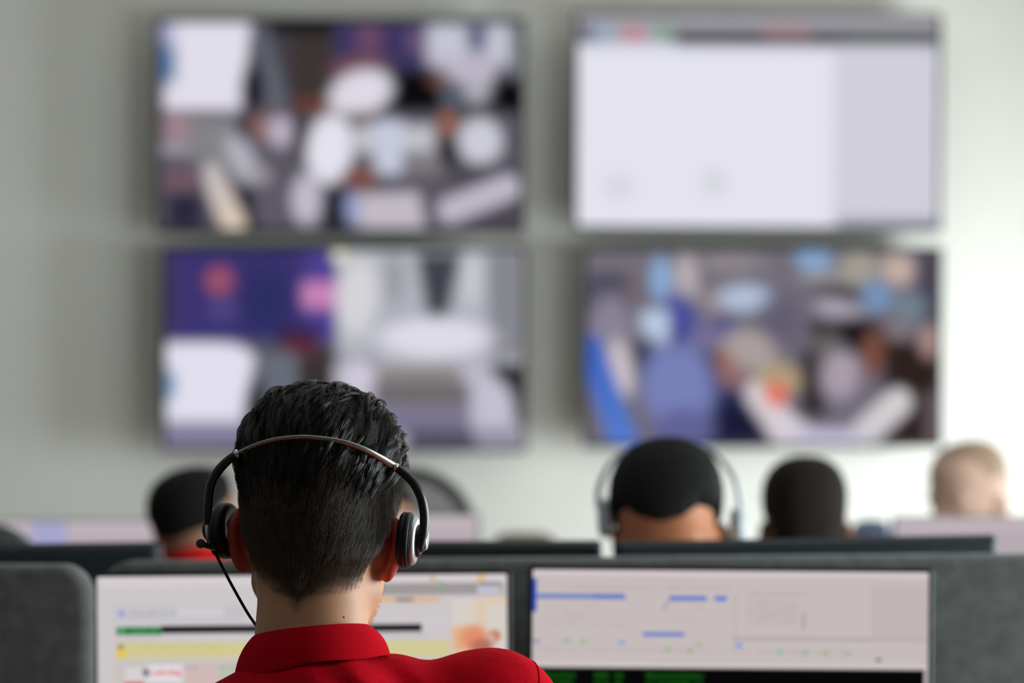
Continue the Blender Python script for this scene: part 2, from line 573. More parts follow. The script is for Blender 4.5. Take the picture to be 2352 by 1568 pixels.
for i, (y0, y1, z0, z1, pw) in enumerate(WINDOWS):
    b = MB()
    t = 0.05
    for (a0, a1, c0, c1) in ((y0, y0 + t, z0, z1), (y1 - t, y1, z0, z1), (y0 + t, y1 - t, z0, z0 + t), (y0 + t, y1 - t, z1 - t, z1), ((y0 + y1) / 2 - .02, (y0 + y1) / 2 + .02, z0 + t, z1 - t)):
        b.box(WALL_R + .06, WALL_R + .12, a0, a1, c0, c1)
    w = struct(b, 'window_%d' % (i + 1), M_WFRAME)
    g = MB(); g.box(WALL_R + .088, WALL_R + .092, y0 + t, y1 - t, z0 + t, z1 - t)
    g.build('pane', gl, w, smooth=False)

# ================================================================ screens
def draw_grid(nx, ny, rect):
    x0, y0, x1, y1 = rect
    gx = x0 + (x1 - x0) * (np.arange(nx) + 0.0) / (nx - 1)
    gy = y0 + (y1 - y0) * (np.arange(ny) + 0.0) / (ny - 1)
    return np.meshgrid(gx, gy)      # row 0 is the top

def soften(C, k):
    r = int(3 * k) + 1
    g = np.exp(-0.5 * (np.arange(-r, r + 1) / k) ** 2); g /= g.sum()
    for ax in (0, 1):
        pad = [(0, 0)] * 3; pad[ax] = (r, r)
        Q = np.pad(C, pad, mode='edge')
        C = sum(g[i] * np.take(Q, range(i, i + C.shape[ax]), axis=ax) for i in range(2 * r + 1))
    return C

class Pic:
    """a picture painted in shape calls; coordinates in any flat unit, y downwards"""
    def __init__(s, nx, ny, rect, base):
        s.X, s.Y = draw_grid(nx, ny, rect)
        s.C = np.zeros(s.X.shape + (3,)) + np.array(srgb(*base))
    def put(s, a, c):
        a = np.clip(a, 0, 1)[..., None]
        s.C = s.C * (1 - a) + np.array(srgb(*c)) * a
    def rect(s, x0, y0, x1, y1, c, soft=4, al=1.0):
        a = np.clip((s.X - x0) / soft + .5, 0, 1) * np.clip((x1 - s.X) / soft + .5, 0, 1) * np.clip((s.Y - y0) / soft + .5, 0, 1) * np.clip((y1 - s.Y) / soft + .5, 0, 1)
        s.put(a * al, c)
    def ell(s, cx, cy, rx, ry, c, rot=0, soft=0.35, al=1.0):
        a = math.radians(rot)
        u = ((s.X - cx) * math.cos(a) + (s.Y - cy) * math.sin(a)) / rx
        v = (-(s.X - cx) * math.sin(a) + (s.Y - cy) * math.cos(a)) / ry
        r = np.sqrt(u * u + v * v)
        s.put(np.clip((1 + soft / 2 - r) / soft, 0, 1) * al, c)
    def poly(s, pts, c, soft=6, al=1.0):
        """convex polygon, clockwise on the page"""
        a = np.ones_like(s.X)
        for (x0, y0), (x1, y1) in zip(pts, pts[1:] + pts[:1]):
            L = math.hypot(x1 - x0, y1 - y0)
            d = ((x1 - x0) * (s.Y - y0) - (y1 - y0) * (s.X - x0)) / L
            a = a * np.clip(d / soft + .5, 0, 1)
        s.put(a * al, c)
    def bar(s, x0, y0, x1, y1, w, c, c2=None, soft=6):
        L = math.hypot(x1 - x0, y1 - y0)
        t = np.clip(((s.X - x0) * (x1 - x0) + (s.Y - y0) * (y1 - y0)) / L ** 2, 0, 1)
        d = np.hypot(s.X - x0 - t * (x1 - x0), s.Y - y0 - t * (y1 - y0))
        a = np.clip((w / 2 - d) / soft + .5, 0, 1)[..., None]
        col = np.array(srgb(*c)) * (1 - t[..., None]) + np.array(srgb(*(c2 or c))) * t[..., None]
        s.C = s.C * (1 - a) + col * a
    def scribble(s, x0, y0, x1, y1, c, al=0.5, n=8, seed=0):
        """a row of illegible letter strokes"""
        r = random.Random(seed)
        al = min(1, al * 1.4)
        x = x0
        while x < x1:
            w = (y1 - y0) * r.uniform(.35, .7)
            s.rect(x, y0 + r.uniform(0, .3) * (y1 - y0), min(x + w * .45, x1), y1, c, 1.5, al)
            if r.random() < .7:
                yy = y0 + r.uniform(.1, .8) * (y1 - y0)
                s.rect(x, yy, min(x + w, x1), yy + (y1 - y0) * .28, c, 1.5, al)
            x += w * 1.25
            if r.random() < .14:
                x += w * 1.2

def screen_mesh(name, pic, w, h, parent, y=0.0, flip=False, cz=0.0):
    """flat lit screen in the x-z plane facing -y, centred on (0, cz)"""
    ny, nx = pic.X.shape
    gx = np.linspace(-w / 2, w / 2, nx)
    gz = np.linspace(h / 2, -h / 2, ny) + cz
    GX, GZ = np.meshgrid(gx, gz)
    V = np.stack([GX.ravel(), np.full(GX.size, y), GZ.ravel()], 1)
    i = np.arange(nx * ny).reshape(ny, nx)
    Q = np.stack([i[:-1, :-1].ravel(), i[1:, :-1].ravel(), i[1:, 1:].ravel(), i[:-1, 1:].ravel()], 1)
    o = new_mesh(name, V, Q, M_SCREEN, parent, smooth=False)
    ca = o.data.color_attributes.new('picture', 'FLOAT_COLOR', 'POINT')
    rgba = np.ones((nx * ny, 4), np.float32)
    rgba[:, :3] = pic.C.reshape(-1, 3)
    ca.data.foreach_set('color', rgba.ravel())
    return o

def bezel_ring(mb, w, h, t, d, r, y, cz=0.0):
    """frame of width t around an opening w x h; front face at y"""
    L = []
    for (ww, hh, yy, rr) in ((w, h, y + 0.004, r * .3), (w, h, y, r * .3), (w + 2 * t - .002, h + 2 * t - .002, y, r), (w + 2 * t, h + 2 * t, y + .001, r), (w + 2 * t, h + 2 * t, y + d, r), (w * .9, h * .9, y + d, r)):
        L.append([(x, yy, z + cz) for x, z in rrect(ww, hh, rr, 4)])
    mb.loft(L, False, False)

def television(label, pic, rect, roll, Y=9.33, sat=.76):
    x0, y0, x1, y1 = rect
    w, h = (x1 - x0) / FPX * Y, (y1 - y0) / FPX * Y
    lum = (pic.C @ np.array((.2126, .7152, .0722)))[..., None]
    pic.C = soften(lum + (pic.C - lum) * sat, 1.2)
    c = P((x0 + x1) / 2, (y0 + y1) / 2, Y)
    t = empty('television', label, 'television', c, (0, math.radians(roll), 0), 'wall screens')
    screen_mesh('screen', pic, w, h, t, 0.0)
    m = MB(); bezel_ring(m, w, h, .013, .03, .01, -.003); m.build('bezel', M_FRAME, t, smooth=False)
    m = MB(); panel(m, 0, .032, 0, w + .02, h + .02, .05, .012, .008); m.build('back_casing', M_BLACK, t)
    m = MB(); m.box(-.2, .2, .055, ROOM_B - Y - .002, -.12, .12); m.build('wall_bracket', M_DGREY, t, smooth=False)
    return t

TVN = (150, 86)
# --- upper left: camera views of an office
p = Pic(*TVN, (365, 50, 1195, 525), (72, 68, 80))
p.rect(340, 30, 1220, 258, (66, 63, 72))
p.poly([(385, 50), (575, 50), (553, 252), (372, 252)], (226, 221, 238), 14)
p.rect(360, 102, 402, 190, (62, 112, 165), 22)
p.rect(365, 52, 400, 100, (165, 165, 210), 22)
p.poly([(585, 60), (610, 60), (668, 250), (600, 254)], (94, 98, 112), 16)
p.ell(578, 205, 26, 56, (16, 14, 24), 0, .6)
p.rect(664, 66, 764, 258, (62, 52, 50), 24)
p.rect(620, 50, 770, 76, (12, 12, 15), 14)
p.rect(676, 226, 760, 258, (118, 58, 40), 16)
p.rect(768, 56, 978, 158, (60, 50, 104), 12)
p.ell(846, 88, 30, 30, (116, 72, 108), 0, 1.0)
p.ell(958, 94, 24, 26, (116, 82, 130), 0, 1.0)
p.ell(823, 152, 66, 26, (122, 72, 86), -8, .6)
p.rect(896, 164, 1010, 256, (10, 9, 13), 14)
p.ell(827, 213, 74, 50, (222, 217, 232), -18, .35)
p.rect(980, 56, 1172, 150, (196, 198, 216), 22)
p.poly([(980, 130), (1150, 130), (1130, 196), (1050, 196)], (190, 180, 202), 22)
p.ell(1094, 84, 24, 40, (84, 90, 126), 0, .9)
p.rect(1172, 59, 1200, 178, (124, 126, 138), 10)
p.ell(1010, 186, 26, 11, (136, 84, 66), 0, 1)
p.rect(1014, 200, 1074, 244, (84, 92, 114), 16)
p.ell(1094, 212, 26, 24, (180, 178, 190), 0, .8)
p.rect(1136, 186, 1200, 262, (8, 8, 9), 10)
p.rect(340, 260, 1220, 560, (90, 86, 100), 12)
p.ell(408, 294, 36, 30, (170, 134, 144), 0, .9)
p.rect(436, 268, 548, 372, (132, 130, 136), 26)
p.rect(365, 330, 435, 352, (165, 163, 176), 12)
p.ell(553, 366, 30, 62, (176, 176, 190), -24, .6)
p.ell(596, 404, 24, 26, (160, 148, 158), 0, .7)
p.ell(560, 290, 20, 26, (38, 34, 42), 0, .8)
p.ell(600, 291, 30, 30, (142, 98, 96), 0, .8)
p.ell(643, 302, 30, 36, (190, 174, 196), 0, .5)
p.ell(690, 310, 18, 50, (52, 42, 48), 0, .9)
p.ell(756, 342, 52, 80, (228, 226, 240), 8, .3)
p.rect(812, 288, 996, 350, (192, 192, 202), 10)
p.rect(858, 276, 924, 400, (196, 202, 226), 12)
p.rect(812, 350, 858, 376, (110, 104, 112), 8)
p.rect(926, 352, 1010, 400, (128, 122, 128), 16)
p.ell(1028, 284, 24, 28, (158, 92, 58), 0, .6)
p.ell(828, 264, 20, 8, (146, 98, 80), 0, .8)
p.ell(828, 408, 40, 24, (136, 72, 58), 0, .7)
p.rect(1014, 320, 1050, 380, (14, 12, 14), 14)
p.ell(1102, 324, 50, 52, (204, 204, 218), 0, .35)
p.rect(1040, 382, 1200, 520, (76, 70, 84), 18)
p.ell(412, 412, 42, 28, (118, 84, 98), 0, .7)
p.rect(381, 444, 465, 525, (42, 39, 66), 14)
p.rect(520, 428, 590, 525, (8, 8, 13), 16)
p.bar(486, 396, 500, 440, 46, (196, 188, 190), (206, 192, 186))
p.bar(502, 440, 536, 515, 54, (206, 190, 188), (226, 202, 176))
p.ell(620, 470, 44, 46, (94, 88, 108), 0, .7)
p.ell(702, 458, 34, 58, (194, 186, 206), 0, .4)
p.rect(746, 432, 806, 525, (12, 11, 22), 12)
p.poly([(800, 448), (960, 440), (975, 525), (830, 525), (796, 490)], (196, 186, 200), 12)
p.ell(806, 478, 18, 36, (140, 152, 208), 0, .7)
p.bar(1034, 482, 1165, 430, 60, (190, 184, 202))
television('wall-mounted television at upper left showing a busy office camera view', p, (367, 50, 1196, 525), 0.0)
# --- upper right: a mostly white application window
p = Pic(*TVN, (1325, 40, 2155, 520), (228, 227, 241))
p.rect(1300, 20, 2200, 100, (168, 165, 175), 6)
p.rect(1320, 66, 2160, 88, (158, 152, 172), 8)
p.rect(1548, 74, 2160, 108, (6, 8, 12), 5)
p.rect(1768, 78, 1872, 106, (84, 38, 22), 8)
p.rect(1750, 60, 1860, 80, (180, 138, 150), 10)
p.rect(1955, 78, 2150, 106, (10, 70, 14), 8)
p.rect(2090, 80, 2120, 102, (70, 54, 56), 6)
p.rect(1325, 60, 1362, 104, (102, 106, 118), 10)
p.rect(1364, 55, 1402, 104, (150, 166, 196), 8)
p.rect(1430, 66, 1476, 100, (208, 118, 128), 10)
p.rect(1505, 60, 1545, 100, (112, 160, 130), 10)
p.rect(1340, 101, 2160, 118, (196, 200, 224), 10, .6)
p.rect(1915, 108, 2200, 540, (208, 206, 222), 20)
p.rect(1925, 500, 2200, 540, (150, 150, 172), 16)
p.ell(1640, 420, 28, 30, (214, 214, 226), 0, 1)
p.ell(1420, 430, 36, 28, (216, 214, 228), 0, 1)
television('wall-mounted television at upper right showing a nearly white program window', p, (1327, 38, 2153, 520), 0.25)
# --- lower left: four camera views
p = Pic(*TVN, (385, 575, 1205, 1030), (150, 148, 162))
p.rect(360, 560, 778, 786, (58, 48, 122), 8)
p.rect(360, 560, 420, 786, (66, 52, 112), 40)
p.ell(612, 690, 60, 80, (42, 44, 108), 0, 1)
p.rect(706, 570, 776, 780, (78, 60, 160), 30)
p.ell(508, 644, 33, 34, (166, 72, 108), 0, .5)
p.ell(515, 712, 36, 26, (78, 66, 140), 0, .8)
p.rect(698, 646, 790, 708, (212, 124, 190), 16)
p.rect(640, 748, 740, 786, (52, 36, 84), 16)
p.rect(560, 790, 780, 1030, (62, 58, 66), 10)
p.ell(694, 796, 44, 24, (98, 34, 54), 0, .7)
p.poly([(382, 788), (530, 788), (590, 812), (562, 1000), (384, 1000)], (226, 223, 242), 14)
p.ell(390, 884, 18, 36, (84, 142, 192), 0, .7)
p.rect(375, 970, 570, 1035, (126, 120, 156), 26)
p.poly([(590, 806), (690, 812), (700, 940), (610, 960)], (102, 108, 124), 16)
p.ell(588, 930, 22, 60, (24, 22, 32), 6, .6)
p.rect(690, 830, 776, 1030, (58, 48, 48), 14)
p.rect(778, 570, 1206, 838, (176, 178, 190), 6)
p.ell(826, 680, 46, 90, (212, 212, 218), 6, .6)
p.ell(910, 640, 20, 60, (150, 152, 162), 0, .8)
p.poly([(962, 580), (1064, 580), (1034, 726), (986, 726)], (64, 66, 78), 14)
p.ell(1088, 640, 20, 60, (202, 202, 210), 0, .7)
p.rect(1126, 575, 1206, 820, (134, 134, 146), 12)
p.ell(1005, 776, 130, 44, (222, 219, 236), 0, .5)
p.rect(772, 838, 1206, 1032, (186, 182, 200), 8)
p.rect(782, 818, 870, 834, (120, 120, 132), 6)
p.poly([(868, 842), (1060, 842), (1076, 930), (876, 930)], (136, 130, 130), 10)
p.rect(862, 882, 1084, 930, (110, 102, 106), 14)
p.rect(862, 930, 1084, 1000, (122, 116, 148), 12)
p.ell(826, 866, 30, 44, (206, 200, 222), 0, .7)
p.rect(1132, 836, 1206, 905, (22, 22, 27), 10)
p.rect(1176, 850, 1206, 975, (42, 40, 46), 10)
p.ell(1142, 930, 40, 70, (196, 192, 212), -18, .5)
p.rect(940, 990, 1100, 1032, (76, 72, 98), 14)
p.rect(1100, 984, 1206, 1032, (150, 144, 168), 16)
p.ell(783, 584, 16, 12, (255, 255, 200), 0, .4)
television('wall-mounted television at lower left split into purple and white camera views', p, (381, 576, 1200, 1028), 0.0)
# --- lower right: a crowded meeting
p = Pic(*TVN, (1345, 575, 2160, 1020), (112, 106, 122))
p.rect(1330, 560, 2180, 640, (116, 110, 122), 20)
p.rect(1352, 628, 1444, 720, (66, 68, 92), 22)
p.ell(1516, 640, 24, 52, (126, 172, 226), 0, .5)
p.ell(1575, 640, 28, 58, (184, 172, 176), 0, .6)
p.ell(1680, 600, 70, 26, (142, 132, 142), 0, .8)
p.ell(1640, 690, 40, 30, (150, 132, 138), 0, .8)
p.ell(1712, 684, 62, 32, (172, 190, 222), 0, .5)
p.ell(1790, 740, 50, 60, (100, 92, 118), 0, .8)
p.ell(1871, 590, 40, 36, (122, 168, 218), 0, .35)
p.ell(1890, 640, 50, 22, (150, 144, 150), 0, .8)
p.ell(1975, 615, 44, 40, (164, 158, 142), 0, .7)
p.ell(2066, 618, 38, 36, (200, 172, 160), 0, .5)
p.rect(2110, 575, 2165, 740, (74, 68, 88), 16)
p.ell(2016, 680, 36, 36, (108, 148, 198), 0, .5)
p.ell(2092, 706, 40, 34, (108, 130, 146), 0, .6)
p.ell(1920, 668, 60, 14, (48, 44, 52), 6, .8)
p.ell(1935, 716, 64, 28, (166, 156, 174), 22, .45)
p.ell(1400, 758, 46, 86, (138, 130, 154), 0, .6)
p.ell(1450, 660, 18, 30, (120, 100, 104), 0, .8)
p.ell(1558, 740, 42, 66, (66, 74, 168), 0, .6)
p.ell(1548, 786, 16, 28, (24, 30, 96), 0, .6)
p.rect(1470, 712, 1536, 790, (180, 202, 232), 18)
p.ell(1480, 820, 24, 50, (40, 40, 62), 0, .7)
p.ell(1660, 756, 40, 24, (70, 74, 150), 0, .7)
p.ell(1620, 780, 30, 40, (120, 110, 160), 0, .8)
p.ell(1640, 920, 100, 110, (40, 40, 90), 0, .5)
p.rect(1600, 930, 1780, 1025, (26, 26, 62), 30)
p.ell(1556, 890, 84, 104, (114, 128, 196), -12, .45)
p.ell(1570, 990, 70, 50, (96, 96, 160), 0, .6)
p.ell(1424, 846, 26, 66, (206, 190, 198), -12, .5)
p.bar(1352, 800, 1436, 1030, 62, (40, 98, 204), (66, 124, 228))
p.ell(1720, 806, 66, 48, (172, 158, 156), 18, .6)
p.ell(1664, 834, 20, 30, (164, 98, 74), 0, .6)
p.ell(1690, 870, 40, 24, (150, 104, 112), 0, .8)
p.poly([(1856, 740), (1990, 726), (2060, 760), (2060, 840), (1880, 800)], (26, 22, 28), 16)
p.rect(1840, 800, 1900, 960, (52, 44, 48), 24)
p.ell(1905, 800, 34, 40, (104, 98, 98), 0, .8)
p.rect(2030, 780, 2165, 1025, (48, 32, 30), 20)
p.ell(2006, 812, 28, 56, (128, 74, 56), 8, .6)
p.ell(2064, 760, 30, 22, (134, 116, 122), 0, .8)
p.ell(2138, 786, 22, 36, (178, 138, 132), 0, .6)
p.rect(2128, 900, 2165, 1025, (104, 88, 96), 14)
p.ell(1932, 862, 44, 56, (172, 156, 174), 14, .6)
p.bar(1745, 905, 1800, 985, 70, (214, 202, 210))
p.bar(1800, 985, 1850, 1020, 76, (216, 206, 216))
p.bar(1850, 1012, 1990, 1016, 50, (204, 196, 222))
p.bar(1985, 1000, 2065, 925, 66, (208, 200, 210), (214, 206, 210))
p.ell(1790, 872, 50, 38, (182, 156, 108), 10, .5)
p.ell(1784, 906, 24, 28, (252, 92, 62), 0, .5)
p.ell(1900, 1010, 90, 24, (196, 190, 220), 0, .6)
television('wall-mounted television at lower right showing a crowd with blue and white clothing', p, (1348, 576, 2156, 1018), 0.0)

# ================================================================ monitors
def monitor(label, pic, w, h, c, rot, frame, group, stand_z, back=M_BLACK, bez=.006):
    """desk monitor facing -y; c = centre of the screen; stand reaches down to stand_z"""
    t = empty('monitor', label, 'monitor', c, rot, group)
    screen_mesh('screen', pic, w, h, t, 0.0)
    m = MB(); bezel_ring(m, w, h, bez, .02, .008, -.002); m.build('bezel', frame, t, smooth=False)
    m = MB(); panel(m, 0, .030, 0, w + 2 * bez - .003, h + 2 * bez - .003, .036, .01, .012); m.build('back_casing', back, t)
    dz = stand_z - c[2]
    m = MB(); panel(m, 0, .070, dz / 2 - .02, .06, -dz - .02, .025, .01, .006); m.build('stand_neck', back, t)
    m = MB(); L = []
    for (s, z) in ((1.0, dz), (1.0, dz + .008), (.96, dz + .012)):
        L.append([(x * s, .03 + y * s, z) for x, y in rrect(.24, .16, .03, 5)])
    m.loft(L); m.build('stand_base', back, t)
    return t

DESK_Z = 0.74
# --- front left monitor (browser page)
R1 = (225, 1321, 1166, 1850)
p = Pic(330, 186, R1, (204, 198, 200))
p.rect(225, 1321, 1170, 1344, (212, 205, 208), 4)
p.rect(620, 1340, 1158, 1368, (158, 153, 152), 6)
p.rect(990, 1324, 1003, 1342, (206, 178, 160), 6)
p.rect(1098, 1321, 1116, 1342, (222, 184, 140), 6)
p.ell(1016, 1343, 8, 6, (140, 166, 140), 0, .8)
p.rect(1104, 1338, 1150, 1348, (150, 152, 164), 5)
p.rect(1098, 1350, 1152, 1366, (196, 192, 204), 4)
p.rect(870, 1374, 910, 1383, (226, 172, 112), 6)
p.rect(910, 1374, 955, 1383, (150, 118, 104), 5)
p.rect(950, 1374, 1012, 1383, (228, 170, 120), 10)
p.rect(262, 1386, 560, 1428, (196, 193, 200), 8)
p.rect(400, 1392, 515, 1414, (208, 202, 206), 5)
p.ell(281, 1406, 7, 6, (130, 150, 205), 0, .8)
p.ell(402, 1405, 6, 5, (150, 190, 160), 0, .8)
p.scribble(298, 1400, 388, 1410, (170, 168, 174), .7, seed=3)
p.scribble(520, 1400, 700, 1410, (178, 180, 186), .6, seed=4)
p.rect(262, 1426, 1050, 1436, (206, 200, 206), 4)
p.rect(268, 1436, 372, 1455, (24, 122, 62), 3)
p.rect(372, 1434, 970, 1452, (22, 27, 28), 3)
p.ell(281, 1445, 8, 7, (90, 160, 110), 0, .8)
p.scribble(304, 1441, 360, 1451, (88, 160, 112), .8, seed=5)
p.scribble(272, 1462, 362, 1470, (190, 185, 190), .7, seed=6)
p.scribble(880, 1456, 990, 1464, (180, 178, 188), .7, seed=16)
p.rect(268, 1472, 1034, 1509, (208, 201, 148), 5)
p.rect(268, 1478, 290, 1508, (226, 196, 90), 8)
p.ell(278, 1482, 7, 5, (96, 120, 130), 0, .8)
p.scribble(296, 1476, 520, 1484, (196, 186, 120), .7, seed=8)
p.rect(262, 1512, 1040, 1568, (200, 194, 190), 4)
p.rect(338, 1524, 420, 1564, (224, 218, 222), 5)
p.rect(288, 1530, 338, 1562, (214, 208, 212), 5)
p.rect(424, 1522, 498, 1600, (208, 184, 182), 5)
p.rect(500, 1522, 560, 1600, (188, 190, 178), 5)
p.scribble(430, 1526, 452, 1534, (150, 130, 160), .8, seed=9)
p.scribble(508, 1526, 532, 1534, (160, 164, 156), .8, seed=10)
p.ell(336, 1541, 8, 9, (110, 106, 116), 0, .8)
p.scribble(350, 1536, 416, 1549, (226, 56, 58), .95, seed=11)
p.rect(286, 1563, 330, 1580, (206, 66, 50), 4)
p.rect(1040, 1380, 1168, 1540, (214, 206, 198), 8)
p.rect(1092, 1378, 1118, 1470, (222, 196, 166), 14, .7)
p.rect(1118, 1376, 1168, 1388, (222, 200, 168), 6)
p.rect(1040, 1440, 1110, 1500, (224, 176, 136), 16)
p.ell(1092, 1470, 32, 28, (224, 142, 108), 20, .8)
p.ell(1108, 1486, 26, 16, (180, 112, 98), 0, .8)
p.ell(1137, 1463, 14, 13, (196, 118, 84), 0, .6)
p.ell(1132, 1466, 5, 6, (214, 196, 180), 0, .8)
YM = 3.73
w_, h_ = (R1[2] - R1[0]) / FPX * YM, (R1[3] - R1[1]) / FPX * YM
monitor('desk monitor behind the man in red, showing a web page with green and black bar', p, w_, h_,
        P((R1[0] + R1[2]) / 2, (R1[1] + R1[3]) / 2, YM), (0, math.radians(-0.45), 0), M_FRAME, 'front row monitors', DESK_Z)
# --- front right monitor (mail program over a black console)
R2 = (1222, 1311, 2131, 1822)
p = Pic(360, 202, R2, (197, 187, 186))
p.rect(1222, 1311, 2131, 1324, (212, 200, 202), 6)
p.rect(1218, 1331, 1231, 1408, (50, 80, 180), 3)
p.scribble(1290, 1346, 1520, 1354, (176, 168, 170), .7, seed=1)
p.scribble(1530, 1346, 1680, 1354, (172, 164, 166), .7, seed=2)
p.rect(1232, 1366, 1434, 1377, (104, 128, 196), 4)
p.rect(1360, 1367, 1434, 1376, (84, 114, 196), 4)
p.rect(1536, 1369, 1622, 1380, (90, 120, 200), 4)
p.bar(1524, 1398, 1538, 1372, 4, (150, 140, 190))
p.rect(1640, 1369, 1668, 1380, (84, 118, 204), 4)
for i, (yy, xa, xb) in enumerate(((1393, 1262, 1300), (1393, 1340, 1372), (1408, 1300, 1330), (1420, 1240, 1350), (1432, 1250, 1330), (1440, 1350, 1430), (1390, 1454, 1480), (1404, 1520, 1540), (1424, 1470, 1600), (1388, 1540, 1560), (1396, 1596, 1612))):
    p.scribble(xa, yy - 3, xb, yy + 3, (174, 166, 168), .7, seed=20 + i)
p.rect(1476, 1453, 1571, 1462, (84, 116, 202), 4)
for i in range(8):
    p.scribble(1714, 1378 + i * 7, 1830, 1383 + i * 7, (168, 160, 160), .6, seed=40 + i)
p.rect(1714, 1362, 1852, 1366, (178, 170, 170), 3)
p.rect(1842, 1404, 1847, 1446, (156, 150, 152), 3)
p.rect(1686, 1362, 1690, 1460, (182, 174, 176), 3)
p.rect(1680, 1462, 2131, 1470, (178, 168, 170), 3)
p.rect(2000, 1342, 2131, 1465, (192, 181, 181), 8)
for i, (xx, yy, c) in enumerate(((1232, 1476, (150, 150, 190)), (1300, 1474, (160, 180, 150)), (1338, 1476, (150, 186, 150)), (1428, 1477, (130, 166, 216)), (1604, 1480, (170, 180, 140)), (1533, 1493, (140, 184, 130)), (1585, 1494, (150, 170, 130)), (1696, 1482, (110, 150, 210)), (1790, 1497, (110, 190, 190)), (1848, 1498, (140, 180, 140)), (1895, 1498, (160, 176, 130)), (1945, 1499, (150, 186, 140)))):
    p.ell(xx, yy, 9, 5, c, 0, .8)
p.scribble(1232, 1490, 1960, 1499, (176, 166, 168), .5, seed=60)
p.ell(2017, 1512, 6, 4, (70, 68, 72), -20, .5)
p.rect(1222, 1524, 2131, 1534, (210, 200, 198), 4)
p.rect(1222, 1534, 2123, 1830, (8, 8, 8), 4)
for i, (xa, xb) in enumerate(((1232, 1320), (1366, 1398), (1412, 1430), (1484, 1614))):
    p.scribble(xa, 1546, xb, 1555, (24, 120, 24), .7, seed=70 + i)
    p.rect(xa, 1548, xb, 1562, (14, 66, 12), 6, .8)
    p.scribble(xa, 1566, xb, 1575, (24, 110, 24), .7, seed=80 + i)
YM2 = 3.75
w_, h_ = (R2[2] - R2[0]) / FPX * YM2, (R2[3] - R2[1]) / FPX * YM2
monitor('desk monitor right of the man in red, pale mail window above a black console', p, w_, h_,
        P((R2[0] + R2[2]) / 2, (R2[1] + R2[3]) / 2, YM2), (0, math.radians(0.45), 0), M_FRAME, 'front row monitors', DESK_Z)

def plain_pic(seed, base=(184, 171, 178), lil=None):
    q = Pic(40, 24, (0, 0, 100, 60), base)
    q.rect(0, 0, 100, 4, (196, 186, 192), 1)
    if lil:
        q.rect(*lil)
    for i in range(6):
        q.scribble(6, 12 + 7 * i, 90, 15 + 7 * i, (176, 172, 178), .5, seed=seed + i)
    return q

# --- second row: their backs turned to us (screens face +y)
def monitor_back(label, x0, x1, ytop, Y, roll, back):
    w = (x1 - x0) / FPX * Y
    h = w * 0.575
    top = P((x0 + x1) / 2, ytop, Y)
    c = (top.x, Y + .045, top.z - h / 2)
    return monitor(label, plain_pic(int(x0)), w - .016, h - .016, c, (0, math.radians(-roll), math.pi), M_FRAME, 'second row monitors seen from behind', DESK_Z, back, .008)
monitor_back('back of blue-black monitor at far left behind the grey dividers', -470, 369, 1249, 4.06, -0.75, M_BLUEBLACK)
monitor_back('back of black monitor between the two headset wearers', 566, 1384, 1241, 4.04, -0.15, M_BLACK)
monitor_back('back of wide black monitor in front of the man with bowed head', 1415, 2300, 1235, 4.02, -1.05, M_BLUEBLACK)

# --- third row: small lit screens far back
def far_monitor(label, x0, ytop, Y, seed, w=.54, lil=None, roll=0.0, tilt=0.0, yaw=0.0):
    h = w * .575
    top = P(x0, ytop, Y)
    return monitor(label, plain_pic(seed, lil=lil), w, h, (top.x + w / 2, Y, top.z - h / 2), (math.radians(tilt), math.radians(roll), math.radians(yaw)), M_DGREY, 'third row monitors', DESK_Z, M_BLACK, .004)
far_monitor('far lit monitor at left beside the person in red', -78, 1197, 6.1, 100, lil=(26, 0, 40, 40, (165, 165, 205), 3))
far_monitor('far lit monitor just right of the front headset', 520, 1183, 6.1, 200)
far_monitor('far lit monitor at right edge below the bald head', 2054, 1188, 6.1, 300)

# ================================================================ desks and dividers
def desk(label, x0, x1, y0, y1):
    t = empty('desk', label, 'desk', ((x0 + x1) / 2, (y0 + y1) / 2, 0), (0, 0, 0), 'office desks')
    w, d = x1 - x0, y1 - y0
    m = MB(); L = []
    for (s, z) in ((.006, DESK_Z - .026), (0, DESK_Z - .02), (0, DESK_Z - .006), (.006, DESK_Z)):
        L.append([(x, y, z) for x, y in rrect(w - 2 * s, d - 2 * s, .01, 3)])
    m.loft(L); m.build('desktop', M_DESK, t, smooth=False)
    for s in (-1, 1):
        for q in (-1, 1):
            m = MB(); m.box(s * (w / 2 - .06) - .025, s * (w / 2 - .06) + .025, q * (d / 2 - .06) - .025, q * (d / 2 - .06) + .025, 0, DESK_Z - .026)
            m.build('leg', M_DGREY, t, smooth=False)
    return t
desk('pale desk of the man in red under the two front monitors', -.50, 1.35, 3.12, 3.875)
desk('pale desk of the man with bowed head behind the dividers', -1.0, 1.35, 3.945, 4.56)
desk('pale desk under the far lit monitors', -1.35, 1.75, 5.75, 6.315)
desk('pale desk in the last row before the television wall', -1.35, 1.75, 6.375, 6.62)

def divider(label, x0, x1, ytop, Y, zbot, r, roll, felt=None):
    w = (x1 - x0) / FPX * Y
    top = P((x0 + x1) / 2, ytop, Y)
    t = empty('desk_divider', label, 'divider', (top.x, Y, zbot), (0, 0, 0), 'grey felt desk dividers')
    h = top.z - zbot
    m = MB(); panel(m, 0, 0, h / 2, w, h, .05, r, .018, n=10, nb=5)
    o = m.build('felt_panel', felt or M_DIV, t)
    o.rotation_euler = (0, math.radians(roll), 0)
    for s in (-1, 1):
        m = MB(); m.box(s * w * .35 - .02, s * w * .35 + .02, -.028, .028, -(zbot - .0), .005)
        m.build('foot', M_DGREY, t, smooth=False)
    return t
divider('grey felt divider with rounded corner at lower left, beside the front monitor', -900, 216, 1294, 3.70, .45, .04, 0.0)
divider('long grey felt divider behind both front monitors', 236, 2700, 1277, 3.91, .45, .05, -0.45)

